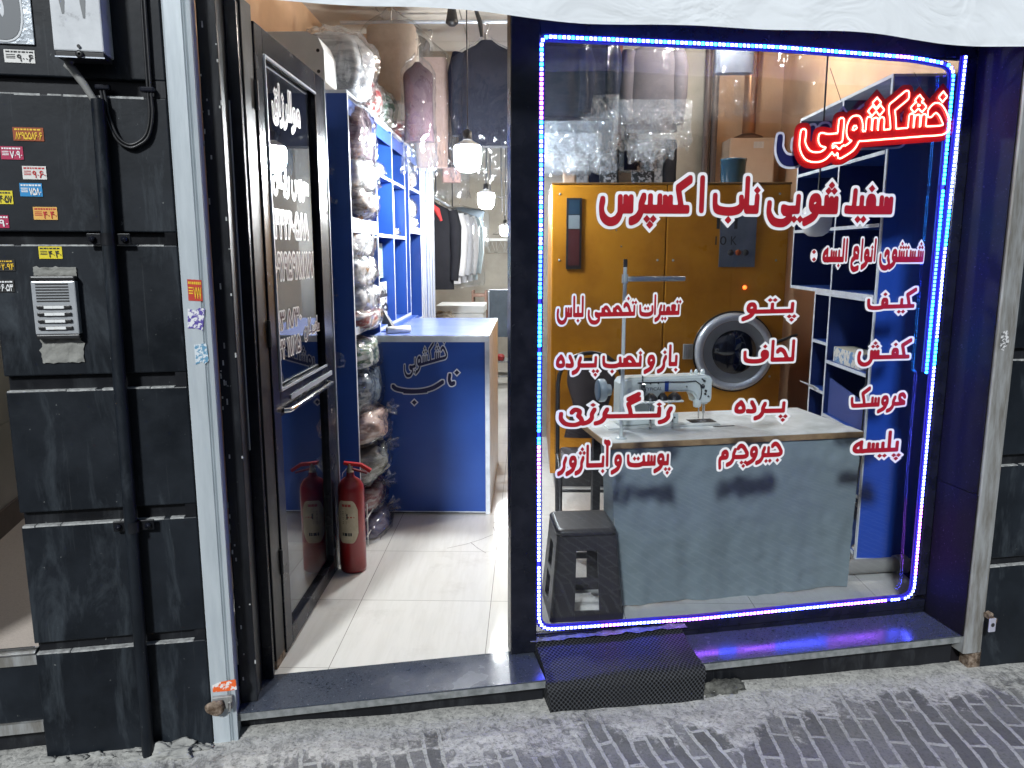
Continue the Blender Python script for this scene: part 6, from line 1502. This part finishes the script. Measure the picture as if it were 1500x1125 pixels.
# ---------------------------------------------------------------- right shelving
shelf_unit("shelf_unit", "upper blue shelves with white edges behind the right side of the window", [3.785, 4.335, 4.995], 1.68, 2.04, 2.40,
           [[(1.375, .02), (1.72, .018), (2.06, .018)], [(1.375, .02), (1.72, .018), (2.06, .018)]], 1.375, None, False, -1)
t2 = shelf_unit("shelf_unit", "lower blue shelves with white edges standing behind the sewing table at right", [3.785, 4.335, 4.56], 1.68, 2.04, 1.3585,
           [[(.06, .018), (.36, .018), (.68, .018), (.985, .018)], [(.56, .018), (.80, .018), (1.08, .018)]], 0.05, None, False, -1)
mb = MB(); mb.bevbox(1.6815, 2.04, 3.7655, 3.7845, .05, 2.40, W, .001); mb.build("side_panel", M_blue_lit, None, "tall bright blue end panel of the right shelves with soft letter shadows", "shelf panel")
mb = MB(); mb.box(1.675, 1.6813, 3.765, 3.785, .05, 2.41); mb.box(1.675, 2.04, 3.762, 3.7654, .045, .058); mb.build("white_edging", M_edge, WORLD and None, "white edging strip along the blue end panel of the right shelves", "edging")
t = thing("cardboard_flap", "dusty blue panel leaning in the lowest open bay of the right shelves", "panel", W(1.75, 4.05, .52)); MB().hexa([W(1.70, 3.81, .70), W(1.71, 3.81, .70), W(1.71, 4.32, .70), W(1.70, 4.32, .70), W(1.70, 3.81, .84), W(1.71, 3.81, .84), W(1.71, 4.32, .90), W(1.70, 4.32, .90)]).build("panel", pm("dusty blue", (.05, .08, .26), .5), t)
t = thing("tissue_box", "patterned white and blue tissue box on the shelf behind the window", "tissue box", W(1.76, 4.1, 1.0))
MB().bevbox(1.69, 1.80, 3.93, 4.27, 1.004, 1.085, W, .002).build("carton", pm("patterned carton", (.62, .60, .54), .6, c2=(.10, .22, .42), nscale=26, lo=.5, hi=.56), t)
MB().box(1.692, 1.798, 3.932, 4.268, 1.0852, 1.087).build("lid", pm("olive card", (.40, .38, .30), .6), t)
t = thing("thread_bundle", "crumpled white thread scraps hanging at the edge of the lower shelf", "thread", W(1.66, 4.4, .86)); mb = MB()
for k in range(7): a = at_y(1172 + k * 2, 558 + k, 4.5); mb.tube([a, a + Vector((.06 + .02 * k, -.05, -.02 - .01 * k)), a + Vector((.12, -.08, -.06 - .012 * k))], .003, 5)
mb.build("thread", M_white, t, kind='stuff')
MB().tube([W(1.70, 3.80, 1.35), W(1.67, 3.79, 1.0), W(1.665, 3.78, .5), W(1.62, 3.76, .02)], .004, 6).build("cord", M_dark, None, "thin black cord hanging down the front of the right shelves", "cord")
t = thing("floor_pipe", "grey pipe lying on the floor under the right shelves beside the table cloth", "pipe", W(1.75, 3.70, 0)); a, b_ = W(1.50, 3.66, .045), W(1.86, 3.72, .045)
MB().tube([a, b_], .036, 16).build("pipe", pm("grey plastic pipe", (.28, .27, .25), .5), t); MB().tube([b_, b_ + Vector((.05, .008, 0))], .046, 16).build("coupling", pm("pale coupling", (.42, .40, .36), .5), t)
t = thing("folding_stand", "dark folding stand with crossed legs under the right shelves", "stand", W(1.85, 3.9, 0)); mb = MB(); mb.tube([W(1.72, 3.9, .0), W(2.0, 3.92, .30)], .008, 6); mb.tube([W(2.0, 3.9, .0), W(1.72, 3.92, .30)], .008, 6); mb.build_each("leg", M_rail2, t)
MB().lathe([(0, 0), (.03, 0), (.032, .09), (0, .09)], W(1.72, 3.84, 0), (0, 0, 1), 16).build("canister", M_rail2, None, "small grey canister behind the pipe under the right shelves", "canister")

# ---------------------------------------------------------------- sewing table
ta = R(12.0); TU = Vector((math.cos(ta), math.sin(ta), 0)); TV = Vector((-math.sin(ta), math.cos(ta), 0)); T0 = Vector((.352, 3.312, 0))
def S(a, b, z): return T0 + TU * a + TV * b + Vector((0, 0, z))
M_top = pm("worn pale table top", (.76, .77, .74), .35, c2=(.50, .51, .48), nscale=6, rvar=.08)
t = thing("sewing_table", "sewing table with a pale worn top and a long grey cloth hanging in front", "table", S(.63, .29, 0))
MB().bevbox(.0, 1.26, 0, .58, .738, .765, S, .002).build("table_edge", pm("raw wood edge", (.40, .26, .13), .6, c2=(.28, .17, .08), nscale=20), t)
MB().bevbox(.003, 1.257, .003, .577, .7652, .7675, S, .001).build("table_top", M_top, t)
mb = MB()
for a in (.08, 1.13):
    for b in (.08, .48): mb.bevbox(a, a + .04, b, b + .04, 0, .7375, S, .003)
    mb.bevbox(a, a + .04, .12, .48, .10, .13, S, .002)
mb.build_each("steel_leg", M_dark, t)
def cl(i, j):
    a = .012 + .05 * j * (1 - i) * .9 + (1.232 - .035 * j) * i; w = .026 * j * (mnoise.noise(Vector((i * 7, j * .8, 1))) + .6 * mnoise.noise(Vector((i * 15, j * 1.2, 4)))) + .006 * mnoise.noise(Vector((i * 20, j * 16, 2)))
    return S(a, .012 - .018 * min(1, j * 8) - .02 * j + w, .737 - .733 * j + .006 * math.sin(i * 9) * j)
def cloth_grey():
    m, tt, b = nt("grey table cloth"); v = coords(tt); n = noise_n(tt, v, 4, 6, .6, .8); b.inputs['Roughness'].default_value = .8
    tt.links.new(ramp(tt, n, [(.3, (.195, .24, .25)), (.7, (.235, .285, .30))]), b.inputs[0])
    h = noise_n(tt, coords(tt, (1, 1, .6)), 5, 3, .5, .6); bump(tt, b, h, .12, .01); bump_fine = noise_n(tt, v, 300, 2, .5); return m
MB().grid(cl, 90, 44).build("cloth", cloth_grey(), t)
MB().grid(lambda i, j: S(.012 + .05 * j * .9 + .006 * math.sin(j * 6), .012 + .14 * i - .03 * j * (1 - i), .737 - .733 * j), 6, 20).build("cloth_side", MATS["grey table cloth"], t)
M_bone = pm("bone white enamel", (.62, .66, .63), .28, c2=(.56, .60, .57), nscale=6, coat=.2)
t = thing("sewing_machine", "bone white industrial sewing machine with TYPICAL lettering standing on the table", "sewing machine", S(.28, .38, .7676))
S1 = S(.05, .33, .7678)
def Q(a, b, z): return S1 + TU * a + TV * b + Vector((0, 0, z))
sil = [(.095, .004), (.095, .215), (.11, .236), (.14, .242), (.535, .244), (.556, .236), (.566, .22), (.566, .125), (.556, .100), (.505, .100), (.488, .108), (.480, .135), (.466, .155), (.44, .165), (.33, .168), (.305, .158), (.295, .135), (.292, .004)]
bm = bmesh.new(); mb = MB().prism(sil, lambda a, z, b: Q(a, b, z), -.052, .052); vs_ = [bm.verts.new(v) for v in mb.v]
for f in mb.f: bm.faces.new([vs_[i] for i in f])
bmesh.ops.recalc_face_normals(bm, faces=bm.faces); bmesh.ops.bevel(bm, geom=[e for e in bm.edges if e.calc_face_angle(0) > .9 or abs((e.verts[0].co - e.verts[1].co).dot(TV)) < 1e-5 and len(e.link_faces) == 2 and max(len(f.verts) for f in e.link_faces) > 6], offset=.010, segments=3, affect='EDGES')
bm.verts.index_update(); mb = MB(); mb.add([v.co.copy() for v in bm.verts], [[v.index for v in f.verts] for f in bm.faces]); bm.free(); mb.build("machine_body", M_bone, t)
mb = MB(); mb.bevbox(.03, .60, -.085, .09, .0, .0075, Q, .002); mb.build("bed_plate", M_top, t)
mb = MB(); mb.lathe([(0, .0), (.050, .0), (.056, .006), (.056, .030), (.050, .036), (.030, .038), (.028, .062), (.015, .066)], Q(.0, 0, .178), TU, 32); mb.build("hand_wheel", pm("clear grey plastic", (.34, .40, .44), .2), t)
mb = MB(); mb.lathe([(.051, -.001), (.047, -.002), (.0, -.002)], Q(.0, 0, .178), TU, 24); mb.build("wheel_face", pm("dull blue plastic", (.12, .18, .24), .25), t)
mb = MB(); mb.tube([Q(.538, -.02, .100), Q(.538, -.02, .052)], .007, 10); mb.tube([Q(.538, -.02, .052), Q(.538, -.02, .012)], .0035, 8); mb.tube([Q(.522, .0, .10), Q(.522, 0, .02)], .004, 8); mb.bevbox(.515, .55, -.035, .0, .010, .016, Q, .001); mb.build("needle_bar", M_chrome, t)
MB().bevbox(.47, .60, -.045, .03, .0077, .0095, Q, .001).build("needle_plate", M_dark, t)
MB().bevbox(.55, .66, -.115, -.105, .0, .002, Q, .0005).build("bed_slot", M_dark, t)
mb = MB(); mb.bevbox(.472, .512, -.06, -.03, .085, .125, Q, .012); mb.build("finger_guard", M_bone, t)
mb = MB()
for a, z, r in ((.520, .218, .006), (.514, .192, .010), (.530, .168, .006), (.528, .153, .005), (.545, .140, .004), (.43, .192, .003), (.245, .212, .003), (.285, .212, .003), (.51, .226, .003)): mb.lathe([(r, 0), (r * .9, .008), (0, .010)], Q(a, -.0522, z), -TV, 12)
mb.build("knob", M_dark, t)
mb = MB(); mb.tube([Q(.18, -.056, .218), Q(.30, -.057, .219), Q(.42, -.057, .216), Q(.475, -.057, .219), Q(.50, -.057, .20), Q(.508, -.057, .17), Q(.505, -.057, .14), Q(.497, -.060, .125)], .0025, 6); mb.build("oil_tube", M_dark, t)
MB().bevbox(.318, .338, -.056, -.0525, .172, .222, Q, .001).build("blue_tape", pm("blue tape", (.02, .06, .28), .4), t)
def TQ(a, z, d): return Q(a, -.0524 - d, z)
latin("TYPICAL", TQ, .215, .305, .178, .016, M_ink, t)
mb = MB(); mb.tube([Q(.20, -.065, .150), Q(.20, -.065, .270)], .004, 8); mb.bevbox(.188, .212, -.078, -.053, .175, .215, Q, .004); mb.bevbox(.192, .208, -.072, -.058, .262, .270, Q, .001); mb.build("thread_guide", M_chrome, t)
mb = MB()
for a, s in ((.158, .030), (.232, .034), (.292, .026), (.352, .034)):
    mb.lathe([(s, 0), (s * .9, .012), (s * .35, .030), (0, .032)], Q(a, -.095, .142), (0, 0, 1), 12)
mb.build_each("bobbin", M_dark, t)
MB().bevbox(.14, .385, -.135, -.056, .132, .1405, Q, .003).build("bobbin_tray", M_bone, t)
mb = MB()
for a in (.225, .335): mb.tube([Q(a - .02, -.10, .131), Q(a, -.105, .115), Q(a + .005, -.108, .002)], .006, 8)
mb.build_each("tray_leg", M_chrome, t)
mb = MB()
for a, s in ((.50, .010), (.535, .012), (.475, .006)): mb.lathe([(s, 0), (s, .014), (s * .5, .022), (0, .022)], Q(a, 0, .2442), (0, 0, 1), 12)
mb.build_each("top_knob", M_bone, t)
MB().bevbox(.296, .40, -.04, .04, .0076, .058, Q, .003).build("base_box", M_bone, t)
mb = MB()
for k in range(3): mb.bevbox(.12, .16, -.0535, -.0522, .045 + k * .011, .048 + k * .011, Q, .0003)
mb.bevbox(.31, .345, -.0415, -.0402, .020, .024, Q, .0003); mb.lathe([(.005, 0), (.004, .003), (0, .003)], Q(.38, -.0402, .038), -TV, 10); mb.build("vent_slot", M_dark, t)
t = thing("thread_stand", "tall white thread stand pole with a flat arm rising from the sewing table", "thread stand", S(.085, .075, .7676))
sb = S(.085, .075, 0)
top_ = at_y(897, 383, sb.y)
MB().tube([sb + Vector((0, 0, .770)), sb + Vector((0, 0, top_.z - .025))], .0085, 14).build("pole", M_bone, t)
MB().tube([sb + Vector((0, 0, top_.z - .0245)), sb + Vector((0, 0, top_.z + .01))], .009, 14).build("pole_cap", M_dark, t)
za = at_y(900, 408, sb.y).z; MB().bevbox(.085, .365, .068, .082, za - .013, za + .008, S, .004).build("arm", M_bone, t)
MB().lathe([(.014, -.02), (.014, .018)], sb + Vector((0, 0, za)), (0, 0, 1), 14).build("arm_collar", M_bone, t)
MB().lathe([(.026, .7676), (.026, .771), (.010, .776)], sb, (0, 0, 1), 18).build("base_flange", M_bone, t)
mb = MB(); mb.bevbox(.11, .34, .073, .077, za + .0085, za + .0105, S, .0003); mb.build("arm_groove", M_dark, t)

# ---------------------------------------------------------------- rattan effect plastic stool
t = thing("stool", "dark brown rattan effect plastic stool standing behind the lower left corner of the window", "stool", W(.235, 3.315, 0))
sa = R(6); su = Vector((math.cos(sa), math.sin(sa), 0)); sv = Vector((-math.sin(sa), math.cos(sa), 0)); sc = Vector((.243, 3.325, 0))
def weave(ky=0.0):
    m, tt, b = nt("woven plastic " + str(ky)); v = coords(tt); b.inputs['Base Color'].default_value = (.030, .027, .028, 1); b.inputs['Roughness'].default_value = .38
    br = tt.nodes.new("ShaderNodeTexBrick"); br.inputs['Scale'].default_value = 1; br.inputs['Brick Width'].default_value = .022; br.inputs['Row Height'].default_value = .010; br.inputs['Mortar Size'].default_value = .0014; br.inputs['Mortar Smooth'].default_value = 1
    sp = tt.nodes.new("ShaderNodeSeparateXYZ"); cb = tt.nodes.new("ShaderNodeCombineXYZ"); tt.links.new(v, sp.inputs[0])
    ad = tt.nodes.new("ShaderNodeMath"); ad.operation = 'ADD'; tt.links.new(sp.outputs[0], ad.inputs[0]); tt.links.new(sp.outputs[1], ad.inputs[1])
    sb_ = tt.nodes.new("ShaderNodeMath"); sb_.operation = 'MULTIPLY_ADD'; sb_.inputs[1].default_value = ky; tt.links.new(sp.outputs[1], sb_.inputs[0]); tt.links.new(sp.outputs[2], sb_.inputs[2])
    (tt.links.new(sp.outputs[0], cb.inputs[0]) if ky else tt.links.new(ad.outputs[0], cb.inputs[0])); tt.links.new(sb_.outputs[0], cb.inputs[1]); tt.links.new(cb.outputs[0], br.inputs[0])
    bump(tt, b, br.outputs[1], -.9, .004); return m
M_weave = weave()
def ST(a, b, z):                              # tapered body: half width grows towards the floor
    k = 1 + .28 * (1 - z / .41); return sc + su * (a * k) + sv * (b * k) + Vector((0, 0, z))
h = .128; hs = MB()
def rsq(hw, r, z, n=6):
    o = []
    for cx, cy, a0 in ((hw - r, hw - r, 0), (-hw + r, hw - r, 90), (-hw + r, -hw + r, 180), (hw - r, -hw + r, 270)):
        for i in range(n + 1): a = R(a0 + 90 * i / n); o.append(ST(cx + r * math.cos(a), cy + r * math.sin(a), z))
    return o
hs.rings([rsq(h - .006, .03, .380), rsq(h + .004, .034, .386), rsq(h + .006, .034, .400), rsq(h, .032, .4085), rsq(h - .012, .026, .411)]); hs.build("seat", weave(1.0), t)
MB().bevbox(-.012, .012, -.010, .010, .4108, .4116, ST, .0002).build("finger_hole", M_ink, t)
wl_ = MB()
def panel(f):
    th = .008
    def pbox(a0, a1, z0, z1):
        n = 4
        for k in range(n):
            za_, zb_ = z0 + (z1 - z0) * k / n, z0 + (z1 - z0) * (k + 1) / n
            wl_.hexa([f(a0, h - th, za_), f(a1, h - th, za_), f(a1, h, za_), f(a0, h, za_), f(a0, h - th, zb_), f(a1, h - th, zb_), f(a1, h, zb_), f(a0, h, zb_)])
    pbox(-h + .0085, -.044, 0, .3795); pbox(.044, h - .0085, 0, .3795); pbox(-.0438, .0438, .315, .3795); pbox(-.0438, .0438, .165, .195); pbox(-.0438, .0438, 0, .045)
panel(lambda a, b, z: ST(a, -b, z)); panel(lambda a, b, z: ST(a, b, z)); panel(lambda a, b, z: ST(-b, a, z)); panel(lambda a, b, z: ST(b, a, z))
for sx in (-1, 1):
    for sy in (-1, 1): wl_.tube([ST(sx * (h - .012), sy * (h - .012), .3795), ST(sx * (h - .012), sy * (h - .012), .2), ST(sx * (h - .012), sy * (h - .012), 0)], .014, 10)
wl_.build("side_frame", M_weave, t)

# ---------------------------------------------------------------- chair behind the table
t = thing("chair", "dark brown padded chair with a curved tube frame behind the sewing table", "chair", W(.36, 4.3, 0))
cx0, cx1 = at_y(817, 600, 4.45).x, at_y(912, 600, 4.45).x; zc = at_y(862, 517, 4.45).z
for s, x in ((-1, cx0), (1, cx1)): pass
arc = [W(cx0, 4.40, 0), W(cx0, 4.43, .45), W(cx0, 4.45, zc - .18)] + [W((cx0 + cx1) / 2 - (cx1 - cx0) / 2 * math.cos(R(a)), 4.46, zc - .18 + .18 * math.sin(R(a))) for a in range(15, 180, 15)] + [W(cx1, 4.45, zc - .18), W(cx1, 4.43, .45), W(cx1, 4.40, 0)]
MB().tube(arc, .012, 12).build("back_frame", M_dark, t)
mb = MB(); 
for x in (cx0, cx1): mb.tube([W(x, 4.43, .42), W(x, 4.0, .42), W(x, 3.98, .0)], .012, 10)
mb.tube([W(cx0, 4.41, .2), W(cx1, 4.41, .2)], .010, 8)
mb.build("leg_frame", M_dark, t)
cm = (cx0 + cx1) / 2; hw = (cx1 - cx0) / 2
def bk(i, j):
    z = .52 + (zc - .03 - .52) * j; w_ = np.interp(j, [0, .15, .4, .7, .9, 1], [.80, .72, .52, .74, .70, .25]) * hw; a = 2 * math.pi * i; return W(cm + w_ * math.cos(a), 4.44 + .022 * math.sin(a) - .02 * math.sin(j * 3.1), z)
MB().grid(bk, 24, 18).build("backrest", M_brown, t)
MB().bevbox(cx0 + .01, cx1 - .01, 3.98, 4.40, .425, .475, W, .018).build("seat", M_brown, t)
